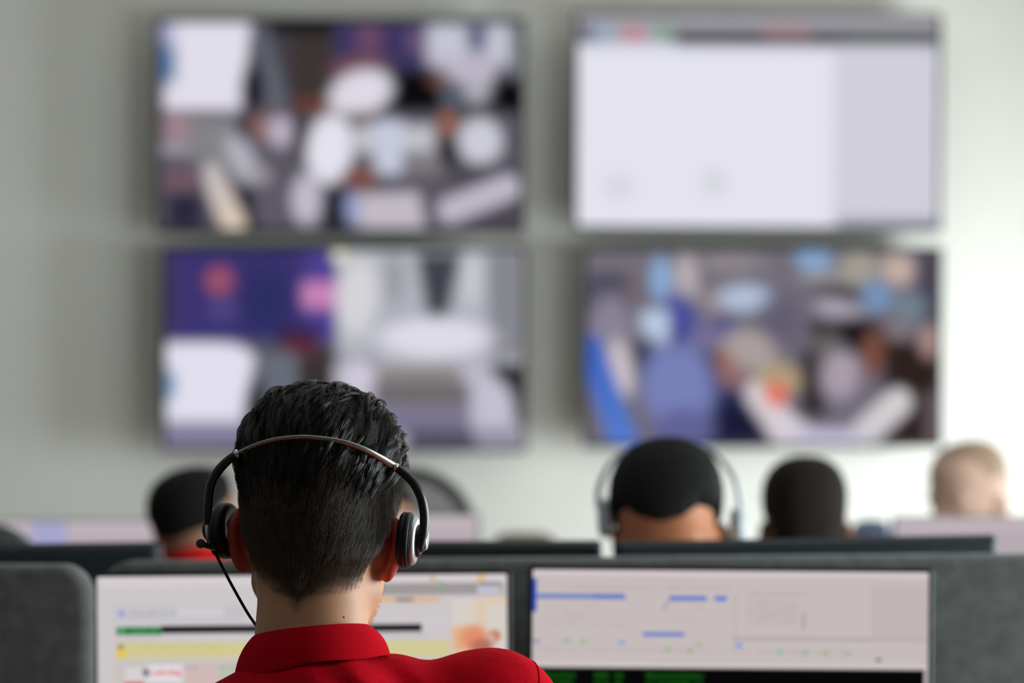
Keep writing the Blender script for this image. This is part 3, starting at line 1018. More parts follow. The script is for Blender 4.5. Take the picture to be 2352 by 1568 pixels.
# ================================================================ chairs
def chair(label, loc, rz, fabric, top=1.0, w=.46, group='office chairs', arc=.10, mesh=None):
    t = empty('office_chair', label, 'chair', loc, (0, 0, rz), group)
    m = MB(); L = []
    for (s, z) in ((.03, .40), (0, .415), (0, .45), (.03, .47)):
        L.append([(x, y + .02, z) for x, y in rrect(.48 - 2 * s, .46 - 2 * s, .1, 5)])
    m.loft(L); m.build('seat', fabric, t)
    h = top - .56
    m = MB(); panel(m, 0, -.25, .56 + h / 2, w, h, .045, arc, .016, 8); m.build('backrest', mesh or fabric, t)
    if mesh:
        fm = MB(); pts_ = [Vector((x, -.25, .56 + h / 2 + z)) for x, z in rrect(w, h, arc, 8)]
        tube(fm, pts_ + pts_[:1], .024, 8); fm.build('back_frame', fabric, t)
    fr = MB()
    tube(fr, catmull([Vector((0, -.02, .40)), Vector((0, -.26, .42)), Vector((0, -.30, .60)), Vector((0, -.275, .80))], 5), .018, 8)
    fr.build('back_support', M_BLACK, t)
    m = MB(); tube(m, [Vector((0, 0, .09)), Vector((0, 0, .25)), Vector((0, 0, .40))], .025, 12); m.build('gas_column', M_DGREY, t)
    m = MB()
    for k in range(5):
        a = 2 * math.pi * k / 5
        tube(m, [Vector((0, 0, .10)), Vector((.15 * math.cos(a), .15 * math.sin(a), .095)), Vector((.29 * math.cos(a), .29 * math.sin(a), .075))], [.03, .022, .016], 8)
    m.build('star_base', M_BLACK, t)
    for k in range(5):
        a = 2 * math.pi * k / 5
        m = MB(); lathe(m, [(-.018, .01), (-.018, .024), (.018, .024), (.018, .01)], Matrix.Translation((.29 * math.cos(a), .29 * math.sin(a), .026)) @ Matrix.Rotation(a + math.pi / 2, 4, 'Z'), 16)
        m.build('caster', M_BLACK, t)
    return t
M_CH_BLACK = mat('black_mesh_fabric', (0.018, 0.024, 0.024), 0.85, noise=(90, 0.2))
M_CH_GREY = mat('dark_grey_chair_fabric', (0.085, 0.095, 0.092), 0.9, noise=(90, 0.2))
M_CH_MESH = mat('grey_chair_mesh', (0.36, 0.33, 0.32), 0.9, noise=(90, 0.1))
M_CH_BROWN = mat('brown_chair_fabric', (0.20, 0.17, 0.14), 0.9, noise=(90, 0.2))
M_CH_BLUE = mat('blue_grey_panel_fabric', (0.17, 0.20, 0.29), 0.9, noise=(90, 0.2))

# ================================================================ people
def rotm(yaw=0, pitch=0, roll=0):
    """yaw left+, pitch nods the face down+, roll leans the crown to +x+"""
    return Matrix.Rotation(math.radians(yaw), 4, 'Z') @ Matrix.Rotation(math.radians(-pitch), 4, 'X') @ Matrix.Rotation(math.radians(roll), 4, 'Y')

def base_pose():
    return dict(pelvis=(0, 0, .53), waist=(0, .01, .70), chest=(0, .03, .86), nb=(0, .02, 1.005),
                SL=(-.175, .03, .955), SR=(.175, .03, .955), EL=(-.235, .10, .73), ER=(.235, .10, .73),
                WL=(-.13, .335, .782), WR=(.13, .335, .782),
                hipL=(-.09, .02, .50), hipR=(.09, .02, .50), KL=(-.12, .43, .50), KR=(.12, .43, .50),
                AL=(-.12, .40, .09), AR=(.12, .40, .09), head=(0, .055, 1.148), rs=.062)

def lerp(a, b, t):
    return tuple(p + (q - p) * t for p, q in zip(a, b))

def torso(f, q, g=0.0, sleeves=True):
    """trunk and girdle; g inflates it for cloth"""
    f.ell(q['pelvis'], (.165 + g, .125 + g, .12 + g), .03)
    f.ell(q['waist'], (.150 + g, .115 + g, .15 + g), .06)
    f.ell(q['chest'], (.165 + g, .120 + g, .145 + g), .06)
    c = lerp(q['nb'], q['chest'], .25)
    for s, S in ((-1, q['SL']), (1, q['SR'])):
        f.cone(lerp(c, S, .18), lerp(c, S, .92), q.get('tr', .058) + g, .046 + g, .05)
        f.cone(lerp(q['chest'], S, .45), S, .085 + g, q['rs'] - .008 + g, .045)
        f.ell(S, (q['rs'] + g,) * 3, .03)

def arms(f, q, g=0.0, upto=1.0):
    for S, E, Wr in ((q['SL'], q['EL'], q['WL']), (q['SR'], q['ER'], q['WR'])):
        if upto < 1:
            f.cone(S, lerp(S, E, upto), .056 + g, .054 + g, .03)
            continue
        f.cone(S, E, .050 + g, .040 + g, .03)
        f.cone(E, Wr, .041 + g, .027 + g, .02)
        d = Vector(Wr) - Vector(E)
        d.z *= .15
        d.normalize()
        side = Vector((d.y, -d.x, 0)) * (-1 if S is q['SL'] else 1)
        w = Vector(Wr)
        f.cone(w, w + d * .05, .024, .030, .02)
        f.cone(w + d * .03 - side * .014, w + d * .07 - side * .018, .014, .013, .012)
        f.cone(w + d * .03 + side * .016, w + d * .07 + side * .024, .014, .013, .012)
        for i, (o, L) in enumerate(((-.030, .060), (-.010, .072), (.010, .076), (.030, .066))):
            k0 = w + d * .078 - side * o
            k1 = k0 + d * L * .5 - side * o * .12 + Vector((0, 0, .004))
            k2 = k1 + d * L * .45 + Vector((0, 0, -.012))
            f.cone(k0, k1, .0095, .0085, .006)
            f.cone(k1, k2, .0085, .0070, .004)
        t0 = w + d * .02 - side * .024
        t1 = t0 + d * .034 - side * .026
        f.cone(t0, t1, .0125, .0100, .008)
        f.cone(t1, t1 + d * .028 - side * .004, .0100, .0080, .004)

def legs(f, q, g=0.0):
    for H, K, A in ((q['hipL'], q['KL'], q['AL']), (q['hipR'], q['KR'], q['AR'])):
        f.cone(H, K, .085 + g, .060 + g, .04)
        f.cone(K, A, .056 + g, .036 + g, .03)

def neck(f, q, HM):
    top = HM @ Vector((0, -.012, -.035))
    f.cone(q['nb'], tuple(top), .060, .0535, .03)

def bounds(q, g=.12):
    pts = np.array([v for k, v in q.items() if isinstance(v, tuple)])
    lo, hi = pts.min(0) - g, pts.max(0) + g
    lo[1] -= .05; hi[1] += .14; lo[2] = -.01; hi[2] = max(hi[2], q['head'][2] + .17)
    return lo, hi

def build_body(q, HM, fine):
    lo, hi = bounds(q)
    h = q['head']
    ax = [axis(lo[0], hi[0], .008, [(h[0] - .105, h[0] + .105, fine)]),
          axis(lo[1], hi[1], .008, [(h[1] - .12, h[1] + .135, fine)]),
          axis(lo[2], hi[2], .008, [(h[2] - .15, h[2] + .15, fine)])]
    f = Field(*ax)
    torso(f, q); arms(f, q); legs(f, q)
    for A in (q['AL'], q['AR']):
        f.cone(A, (A[0], A[1] + .13, .035), .036, .028, .02)
    neck(f, q, HM)
    f.local(sd_head, HM, .19, .022)
    return f.mesh()

def build_shirt(q, HM, g=.007, sleeve=.62, wr=None, np_=.02):
    lo, hi = bounds(q)
    ax = [axis(lo[0], hi[0], .007), axis(lo[1], hi[1], .007), axis(.44, q['nb'][2] + .10, .007)]
    f = Field(*ax)
    torso(f, q, g)
    arms(f, q, g + .003, sleeve)
    n0_ = Vector(q['nb']); a0_ = (Vector(HM @ Vector((0, -.012, -.035))) - n0_).normalized()
    RC = (Matrix.Rotation(math.radians(-11 if wr else 0), 3, 'Y') @ Matrix.Rotation(math.radians(-6), 3, 'X'))
    f.ell((n0_.x + .004, n0_.y + .004, n0_.z - .030), (.100, .103, .050), .03, RC)
    if wr:
        S = f.sl((-9, -9, -9), (9, 9, 9))
        f.F += wr(*f.xyz(S)).astype(np.float32)
    top = Vector(HM @ Vector((0, -.012, -.035)))
    n = Vector(q['nb'])
    ax_ = (top - n).normalized()
    f.cone(tuple(n + ax_ * np_), tuple(n + ax_ * (np_ + .16)), .050, .058, .008, sub=True)
    return f.mesh()

def build_trousers(q):
    lo, hi = bounds(q)
    ax = [axis(lo[0], hi[0], .010), axis(lo[1], hi[1], .010), axis(.06, .70, .010)]
    f = Field(*ax)
    f.ell(q['pelvis'], (.172, .132, .125), .03)
    legs(f, q, .010)
    return f.mesh()

def shoe(A, parent):
    f = Field(axis(A[0] - .07, A[0] + .07, .006), axis(A[1] - .10, A[1] + .22, .006), axis(-.01, .16, .006))
    f.cone((A[0], A[1] - .015, .055), (A[0], A[1] + .13, .042), .050, .042, .02)
    f.cone((A[0], A[1], .06), (A[0], A[1], .11), .044, .044, .02)
    X, Y, Z = f.ax
    f.F = np.maximum(f.F, (0.002 - Z)[None, None, :].astype(np.float32) + 0 * f.F)
    V, Q = f.mesh()
    return new_mesh('shoe', V, Q, M_SHOE, parent)

HL_T = np.radians([0, 9, 26, 45, 62, 76, 92, 106, 118, 140, 180])
HL_FULL = np.array([-.086, -.070, -.060, -.050, -.036, .018, .010, .000, .045, .072, .080])
HL_FADE = np.array([-.005, -.005, .005, .015, .03, .045, .05, .05, .06, .075, .085])
HL_SHORT = np.array([-.07, -.065, -.055, -.04, -.02, .025, .02, .01, .055, .076, .084])
HL_BOW = np.array([-.07, -.065, -.055, -.04, -.02, .025, .02, .015, .062, .088, .078])
def hairline(x, y, z, table):
    """> 0 where hair grows"""
    th = np.abs(np.arctan2(x, -(y + 0.004)))
    return z - np.interp(th, HL_T, table) + np.where(x > 0, .012 * np.exp(-((th - 1.05) / .34) ** 2), 0)

THICK_MAN = (.0075, .0165)
def hair_cap(q, HM, table, thick, fine=.004, rough=0.0, inset=0.0):
    """hair mass over the scalp, thinning out to nothing at the hairline"""
    c = HM.translation
    f = Field(axis(c.x - .125, c.x + .125, fine), axis(c.y - .14, c.y + .14, fine), axis(c.z - .12, c.z + .19, fine))
    S = f.sl((-9,) * 3, (9,) * 3)
    x, y, z = f.xyz(S)
    Mi = HM.inverted()
    X = Mi[0][0] * x + Mi[0][1] * y + Mi[0][2] * z + Mi[0][3]
    Y = Mi[1][0] * x + Mi[1][1] * y + Mi[1][2] * z + Mi[1][3]
    Z = Mi[2][0] * x + Mi[2][1] * y + Mi[2][2] * z + Mi[2][3]
    d = sd_head_core(X, Y, Z)
    top = HM @ Vector((0, -.012, -.035))
    d = smin(d, sd_cone(x, y, z, q['nb'], tuple(top), .060, .0535), .03)
    h = cap_height(X, Y, Z, table, thick) + inset
    if rough:
        h = h + rough * np.sin(X * 260 + 3 * np.sin(Z * 90)) * np.sin(Y * 240 + 2 * np.sin(X * 110)) * np.sin(Z * 220)
    f.F[:] = d - h
    return f.mesh()

def cap_height(X, Y, Z, table, thick):
    fl = hairline(X, Y, Z, table)
    s = np.clip(fl / .035, 0, 1)
    s = s * s * (3 - 2 * s)
    t0, t1 = thick
    tt = t0 + (t1 - t0) * np.clip((Z - .04) / .085, 0, 1)
    if thick is THICK_MAN:                       # hair pushed out over the top of the right ear
        tt = tt + .0150 * np.exp(-((X - .07) / .03) ** 2 - ((Y + .022) / .03) ** 2 - ((Z + .002) / .034) ** 2)
    return np.where(fl > 0, s * tt, -.004) - .0015

# ---------------------------------------------------------------- the man in the red polo shirt (in focus, from behind)
OX, OY = -.205, 2.86
man = empty('person', 'man in bright red polo shirt seen from behind in front, wearing black headset', 'person', (OX, OY, 0))
def rel(x, y, z):
    return (x - OX, y - OY, z)
q = base_pose()
q.update(pelvis=rel(-.205, 2.80, .53), waist=rel(-.215, 2.83, .69), chest=rel(-.222, 2.865, .855), nb=rel(-.2045, 2.888, 1.004),
         SL=rel(-.386, 2.86, .846), SR=rel(-.026, 2.925, .950), EL=rel(-.45, 2.99, .65), ER=rel(.075, 3.115, .79),
         WL=rel(-.35, 3.20, .775), WR=rel(-.03, 3.33, .775), head=rel(-.199, 2.92, 1.148), rs=.066, tr=.048,
         hipL=rel(-.295, 2.83, .50), hipR=rel(-.115, 2.83, .50), KL=rel(-.33, 3.25, .50), KR=rel(-.08, 3.25, .50),
         AL=rel(-.33, 3.22, .09), AR=rel(-.08, 3.22, .09))
HM = Matrix.Translation(q['head']) @ rotm(-9, 4, 3.5)
V, Q = build_body(q, HM, .0021)
body = new_mesh('body', V, Q, M_SKIN, man)
BODY_V = V
_L = (V - np.array(HM.translation)) @ np.array(HM.to_3x3())
_x, _y, _z = _L.T
_e = np.minimum(sd_ear(_x, _y, _z, 1), sd_ear(_x, _y, _z, -1))
fl_a = np.clip(1 - _e / .004, 0, 1) * np.clip((np.abs(_x) - .066) / .008, 0, 1)
st_a = np.clip((hairline(_x, _y, _z, HL_FULL) + .006) / .02, 0, 1) * (np.linalg.norm(_L, axis=1) < .2) * (1 - np.clip(fl_a * 2, 0, 1)) * .85
for nm_, va_ in (('flush', fl_a), ('stubble', st_a)):
    at_ = body.data.attributes.new(nm_, 'FLOAT', 'POINT')
    at_.data.foreach_set('value', va_.astype(np.float32))

def shirt_wrinkles(x, y, z):
    # soft folds running from the collar to the raised shoulder
    u = (x - .02) * .80 + (z - 1.0) * .6
    v = -(x - .02) * .6 + (z - 1.0) * .8
    a = np.exp(-((x - .06) / .07) ** 2 - ((z - .965) / .06) ** 2)
    return .0055 * a * np.sin(u * 150 + 14 * v) + .0015 * np.sin(x * 46 + z * 30 + y * 20)
V, Q = build_shirt(q, HM, .007, .62, shirt_wrinkles)
V_SHIRT = V
INV_MAN = Matrix.Translation((-OX, -OY, 0))
shirt = new_mesh('polo_shirt', V, Q, M_RED, man)
shirt['label'] = 'red polo shirt with ribbed collar'

# folded collar: stand inside, fold on top, leaf hanging outside
def collar():
    n, k = 72, 0
    c_top = Vector(rel(-.2040, 2.893, 1.0485))
    c_bot = Vector(rel(-.2030, 2.893, 1.0110))
    T = Matrix.Rotation(math.radians(-5.8), 3, 'Y') @ Matrix.Rotation(math.radians(-6), 3, 'X')
    B = Matrix.Rotation(math.radians(-9.0), 3, 'Y') @ Matrix.Rotation(math.radians(-5.5), 3, 'X')
    rows = [  # (blend top->bottom, rx, ry, dz)
        (1.0, .0575, .060, -.004), (0.4, .0575, .060, 0), (0.0, .0570, .0595, -.001), (0.0, .0580, .0605, .0012), (0.0, .0597, .0622, .0008),
        (.10, .0645, .0670, 0), (.30, .0715, .0735, 0), (.62, .0775, .0805, 0), (.92, .0800, .084, 0), (1.0, .0806, .0847, -.0005), (1.0, .0790, .083, -.0018), (.9, .0765, .080, -.0015), (.5, .0700, .073, -.001)]
    Vs, uv = [], []
    for (t, rx, ry, dz) in rows:
        for i in range(n + 1):
            a = math.radians(-158 + 316 * i / n)
            loc = Vector((math.sin(a) * rx, -math.cos(a) * ry, dz))
            p0 = c_top + T @ loc
            p1 = c_bot + B @ loc
            wob = .0012 * math.sin(a * 5 + 1) * t
            Vs.append(p0 * (1 - t) + p1 * t + Vector((0, 0, wob)))
            uv.append((a / 3.0, t))
    F = []
    for r in range(len(rows) - 1):
        for i in range(n):
            F.append((r * (n + 1) + i, r * (n + 1) + i + 1, (r + 1) * (n + 1) + i + 1, (r + 1) * (n + 1) + i))
    o = new_mesh('collar', Vs, F, M_RED_RIB, shirt)
    l = o.data.uv_layers.new(name='rib')
    for lp in o.data.loops:
        l.data[lp.index].uv = uv[lp.vertex_index]
    bm = bmesh.new(); bm.from_mesh(o.data); bmesh.ops.recalc_face_normals(bm, faces=bm.faces); bm.to_mesh(o.data); bm.free()
    sub = o.modifiers.new('sub', 'SUBSURF'); sub.levels = 1; sub.render_levels = 1
    return o
collar()
V, Q = build_trousers(q)
new_mesh('trousers', V, Q, M_TROUSER, man)
shoe(q['AL'], man); shoe(q['AR'], man)

# ---- hair: a dark mass and many strands in one mesh
THICK = THICK_MAN
capV, capQ = hair_cap(q, HM, HL_FULL + .014, THICK, .003, 0, -.0018)
HMi = HM.inverted()
Rm = np.array(HM.to_3x3()); Tm = np.array(HM.translation)
nb_l = np.array(HMi @ Vector(q['nb'])); nt_l = np.array((0, -.012, -.035))
def D(p):
    """distance to the scalp/neck, head frame"""
    x, y, z = p[:, 0], p[:, 1], p[:, 2]
    return smin(sd_head_core(x, y, z), sd_cone(x, y, z, nb_l, nt_l, .060, .0535), .03)
def G(p):
    e = .0012
    g = np.stack([D(p + np.array(v)) - D(p - np.array(v)) for v in ((e, 0, 0), (0, e, 0), (0, 0, e))], 1)
    return g / (np.linalg.norm(g, axis=1, keepdims=True) + 1e-9)
def to_level(p, lv, it=3):
    for _ in range(it):
        p = p + (lv - D(p))[:, None] * G(p)
    return p
def scalp_roots(n, test):
    out = []
    tot = 0
    while tot < n:
        d = RNG.normal(size=(n, 3))
        d /= np.linalg.norm(d, axis=1, keepdims=True)
        d = to_level(d * .10 + np.array((0, -.005, .03)), np.zeros(n), 5)
        k = test(d)
        out.append(d[k]); tot += k.sum()
    return np.concatenate(out)[:n]
def ch(p, table=HL_FULL):
    return cap_height(p[:, 0], p[:, 1], p[:, 2], table, THICK)
def fl(p):
    return hairline(p[:, 0], p[:, 1], p[:, 2], HL_FULL)

def strands_mesh(paths, rads):
    """paths (n, m, 3), rads (n, m) -> three-sided tapered tubes"""
    n, m, _ = paths.shape
    t = np.gradient(paths, axis=1)
    t /= np.linalg.norm(t, axis=2, keepdims=True) + 1e-9
    ref = np.zeros_like(t); ref[..., 0] = .3; ref[..., 1] = .8; ref[..., 2] = .52
    u = np.cross(t, ref); u /= np.linalg.norm(u, axis=2, keepdims=True) + 1e-9
    w = np.cross(t, u)
    V = np.zeros((n, m, 3, 3))
    for k in range(3):
        a = 2 * math.pi * k / 3
        V[:, :, k] = paths + (u * math.cos(a) + w * math.sin(a)) * rads[..., None]
    idx = np.arange(n * m * 3).reshape(n, m, 3)
    Qs = []
    for k in range(3):
        j = (k + 1) % 3
        Qs.append(np.stack([idx[:, :-1, k], idx[:, :-1, j], idx[:, 1:, j], idx[:, 1:, k]], -1).reshape(-1, 4))
    return V.reshape(-1, 3), np.concatenate(Qs)

def grow(roots, dirfn, length, m, lvfn):
    """walk from the roots along the scalp; returns (n, m, 3) in the head frame"""
    p = roots.copy()
    pts = []
    for i in range(m):
        t = i / (m - 1)
        lv = lvfn(p, t)
        p = to_level(p, lv, 2)
        pts.append(p.copy())
        g = G(p)
        d = dirfn(p, t)
        d = d - g * (d * g).sum(1, keepdims=True)
        d /= np.linalg.norm(d, axis=1, keepdims=True) + 1e-9
        p = p + d * (length / (m - 1))[:, None]
    return np.stack(pts, 1)

allV, allQ, base_n = [capV], [capQ], len(capV)
def push(Pw, Rd):
    global base_n
    Vv, Qq = strands_mesh(Pw, Rd)
    allV.append(Vv @ Rm.T + Tm); allQ.append(Qq + base_n); base_n += len(Vv)

# short hair of the back and sides
NS = 17000
r0 = scalp_roots(NS, lambda p: (fl(p) > RNG.uniform(-.004, .012, len(p))) & (p[:, 2] < .095))
jit = RNG.normal(0, .22, NS)
ln = .004 + .019 * np.clip(fl(r0) / .06, 0, 1) * RNG.uniform(.7, 1.25, NS)
lam = RNG.uniform(.75, 1.3, NS)
def dshort(p, t):
    s = np.clip((p[:, 0] + .01) / .06, -1, 1)
    d = np.stack([-.28 * np.clip(s, 0, 1) + .10 * np.clip(-s, 0, 1) + jit, -.15 + 0 * s, -np.ones(len(p))], 1)
    nape = np.clip((-.02 - p[:, 2]) / .05, 0, 1)
    d[:, 0] -= nape * np.sign(p[:, 0]) * .45 * np.clip(np.abs(p[:, 0]) / .03, 0, 1)
    return d
pp = grow(r0, dshort, ln, 5, lambda p, t: (np.maximum(ch(p), .0006) * lam * (.45 + .62 * t)))
rd = np.linspace(1, .25, 5)[None] * RNG.uniform(.00013, .00022, NS)[:, None]
push(pp, rd)

# long combed-back hair of the top, in wet clumps
NG, NK = 560, 22
g0 = scalp_roots(NG, lambda p: (p[:, 2] > .060 + .018 * np.abs(np.sin(p[:, 0] * 55))) & (fl(p) > .006))
ph = RNG.uniform(0, 6.28, NG); am = RNG.uniform(.08, .50, NG); fr = RNG.uniform(.4, .95, NG); an = RNG.normal(0, .22, NG)
gl_ = RNG.uniform(.046, .088, NG) * np.clip(.55 + (g0[:, 2] - .06) / .11, .5, 1)
lift = np.clip(RNG.normal(.0020, .0030, NG), -.001, .0085)
lm = RNG.uniform(.82, 1.12, NG)
def dlong(p, t):
    back = np.clip((-p[:, 1] + .01) / .09, 0, 1)
    x = p[:, 0] / .08
    wob = an + am * np.sin(6.28 * fr * t + ph)
    d = np.stack([.35 * x * (1 - back) - .30 * back * np.clip(x + .3, -.5, 1) + wob, -1.0 + .5 * back, -.15 - 1.1 * back], 1)
    return d
gp = grow(g0, dlong, gl_, 10, lambda p, t: np.maximum(ch(p), .002) * lm * (.62 + .42 * t) + lift * math.sin(math.pi * min(1, t * 1.1)))
gt = np.gradient(gp, axis=1); gt /= np.linalg.norm(gt, axis=2, keepdims=True) + 1e-9
cen = np.array((0, -.005, .04))
gn = gp - cen; gn /= np.linalg.norm(gn, axis=2, keepdims=True)
gs_ = np.cross(gt, gn)
paths, rr = [], []
tt = np.linspace(0, 1, 10)
for k in range(NK):
    o1 = RNG.normal(0, .0030, NG); o2 = RNG.normal(0, .0009, NG)
    sp = (1 - .90 * tt ** .7)[None] * o1[:, None]
    cut = RNG.uniform(.80, 1.05, NG)
    P_ = gp + gs_ * sp[..., None] + gn * ((1 - .6 * tt)[None] * o2[:, None])[..., None]
    P_ += gs_ * (.0009 * np.sin(tt[None] * 9 + RNG.uniform(0, 6.28, NG)[:, None]))[..., None]
    paths.append(P_)
    rr.append(np.interp(tt, [0, .7, 1], [1, .9, .25])[None] * RNG.uniform(.00014, .00026, NG)[:, None] * np.ones((NG, 1)))
n_short = sum(len(q_) for q_ in allQ)
push(np.concatenate(paths), np.concatenate(rr))
hair = new_mesh('hair', np.concatenate(allV), np.concatenate(allQ), M_HAIR, man)
hair['kind'] = 'stuff'
hair.data.materials.append(M_HAIR_CAP); hair.data.materials.append(M_HAIR_LONG)
mi = np.zeros(len(hair.data.polygons), np.int32); mi[:len(capQ)] = 1; mi[n_short:] = 2
hair.data.polygons.foreach_set('material_index', mi)

# ---- stubble along the jaw
def jaw_roots(n):
    L = (BODY_V - Tm) @ Rm
    k = (L[:, 2] < -.045) & (L[:, 2] > -.125) & (L[:, 1] > .010) & (np.linalg.norm(L, axis=1) < .16) & (sd_head_core(L[:, 0], L[:, 1], L[:, 2]) < .004)
    L = L[k]
    return L[RNG.integers(0, len(L), n)] + RNG.normal(0, .0006, (n, 3))
r0 = jaw_roots(2000)
g = G(r0)
dirn = g * .8 + np.array((0, .1, -1.0)) * .7 + RNG.normal(0, .3, (len(r0), 3))
dirn /= np.linalg.norm(dirn, axis=1, keepdims=True)
ln = RNG.uniform(.0008, .0018, len(r0)) + RNG.uniform(.0, .0035, len(r0)) * np.clip((-.078 - r0[:, 2]) / .02, 0, 1)
pp = np.stack([r0 + dirn * (ln * t)[:, None] + np.array((0, 0, -1.0)) * (ln * t * t * .4)[:, None] for t in (0, .5, 1)], 1)
Vv, Qq = strands_mesh(pp, np.linspace(1, .3, 3)[None] * np.full((len(r0), 1), .00007))
beard = new_mesh('beard', Vv @ Rm.T + Tm, Qq, M_HAIR, man)
beard['kind'] = 'stuff'

# ---- seam where the raised sleeve joins the shoulder
SV = np.array(V_SHIRT)
def shirt_seam():
    S_, n_ = Vector(rel(-.026, 2.925, .950)), Vector((.88, .30, -.36)).normalized()
    c_ = S_ + n_ * .019
    u_ = n_.cross(Vector((0, 1, 0))).normalized(); w_ = n_.cross(u_)
    pts = []
    R_ = SV - np.array(c_)
    ax_ = R_ @ np.array(n_); cu = R_ @ np.array(u_); cw = R_ @ np.array(w_)
    rad = np.hypot(cu, cw); an_ = np.arctan2(cw, cu)
    for i in range(49):
        t_ = -math.pi + 2 * math.pi * i / 48
        dd = np.abs((an_ - t_ + math.pi) % (2 * math.pi) - math.pi)
        k_ = (np.abs(ax_) < .008) & (dd < .16) & (rad < .12)
        if k_.sum() < 2:
            continue
        r_ = np.average(rad[k_], weights=1 / (.02 + dd[k_]))
        pts.append(c_ + (u_ * math.cos(t_) + w_ * math.sin(t_)) * (r_ + .0002))
    if len(pts) > 4:
        m_ = MB(); tube(m_, pts, .0011, 6); m_.build('sleeve_seam', M_RED, shirt)
shirt_seam()
# ---- small mole on the neck
_p = P(789, 1416, 2.80)
_d = BODY_V - np.array(INV_MAN @ _p)
_ray = (np.array(INV_MAN @ P(789, 1416, 3.0)) - np.array(INV_MAN @ _p)); _ray /= np.linalg.norm(_ray)
_t = _d @ _ray
_off = np.linalg.norm(_d - _t[:, None] * _ray, axis=1)
_k = int(np.argmin(_off * 6 + np.abs(_t)))
fm_ = Field(axis(BODY_V[_k][0] - .004, BODY_V[_k][0] + .004, .0005), axis(BODY_V[_k][1] - .004, BODY_V[_k][1] + .004, .0005), axis(BODY_V[_k][2] - .004, BODY_V[_k][2] + .004, .0005))
fm_.ell(tuple(BODY_V[_k]), (.0012, .0006, .0014), .001)
_v, _q = fm_.mesh()
mo_ = new_mesh('mole', _v, _q, M_MOLE, man); mo_['label'] = 'small brown mole'
# ---------------------------------------------------------------- his headset
hs = empty('headset', 'black and silver over-ear headset on the head of the man in red', 'headset', (OX, OY, 0))
HW = Matrix.Translation((OX, OY, 0)) @ HM          # head frame in the world
HWi = HW.inverted()
INV = Matrix.Translation((-OX, -OY, 0))
def on_hair(px, py, off=.0066, near=2.76, far=2.93):
    """first point on the ray through a photo pixel that lies just outside the hair"""
    Y = np.linspace(near, far, 240)
    W_ = np.stack([(px - 1176) / FPX * Y, Y, CAM_Z + (HORIZON - py) / FPX * Y, np.ones_like(Y)])
    L = (np.array(HWi) @ W_)[:3].T
    d = D(L) - np.maximum(ch(L), .002) - off
    k = np.nonzero(d < 0)[0]
    i = k[0] if len(k) else int(np.argmin(d))
    return Vector(W_[:3, i])
band_px = [(549, 1040), (585, 1023), (630, 1010), (680, 1004.5), (720, 1005.5), (780, 1014), (830, 1030), (870, 1050), (905, 1071)]
band = [INV @ on_hair(*p_) for p_ in band_px]
for i in range(2):                                   # smooth the depth of the spring steel
    ysm = [b_.y for b_ in band]
    for j in range(1, len(band) - 1):
        band[j].y = (ysm[j - 1] + 2 * ysm[j] + ysm[j + 1]) / 4 - .0008
bp = catmull(band, 8)
m = MB(); tube(m, bp, [.0014 + .0010 * (i / len(bp)) for i in range(len(bp))], 12, flat=1.8, up=(0, -.75, .65)); m.build('headband', M_STEEL, hs)
yl, yr = band[0].y + OY, band[-1].y + OY
left = [P(549, 1040, yl), P(526, 1055, yl + .003), P(501, 1081, yl + .006), P(485, 1112, yl + .008), P(480, 1145, yl + .010), P(477, 1178, yl + .011), P(475, 1204, yl + .013)]
right = [P(905, 1071, yr), P(926, 1085, yr + .001), P(950, 1109, yr + .002), P(967, 1142, yr + .003), P(974.5, 1180, yr + .004), P(974, 1212, yr + .004), P(970, 1240, yr + .004), P(966, 1262, yr + .004)]
for pts_ in (left, right):
    c_ = catmull([INV @ p_ for p_ in pts_], 7)
    nn = len(c_)
    m = MB(); tube(m, c_, [(.0040 + .0008 * min(1, i / nn * 3)) * min(1, .45 + (nn - i) / nn * 2.2) for i in range(nn)], 14, flat=1.15, up=(0, -1, .2)); m.build('band_arm', M_RUBBER, hs)
    m = MB(); tube(m, [c_[0].lerp(c_[2], -.35), c_[0], c_[1], c_[0].lerp(c_[2], .95)], [.0036, .0046, .0050, .0048], 14, flat=1.1, up=(0, -1, .2)); m.build('band_collar', M_CHROME, hs)
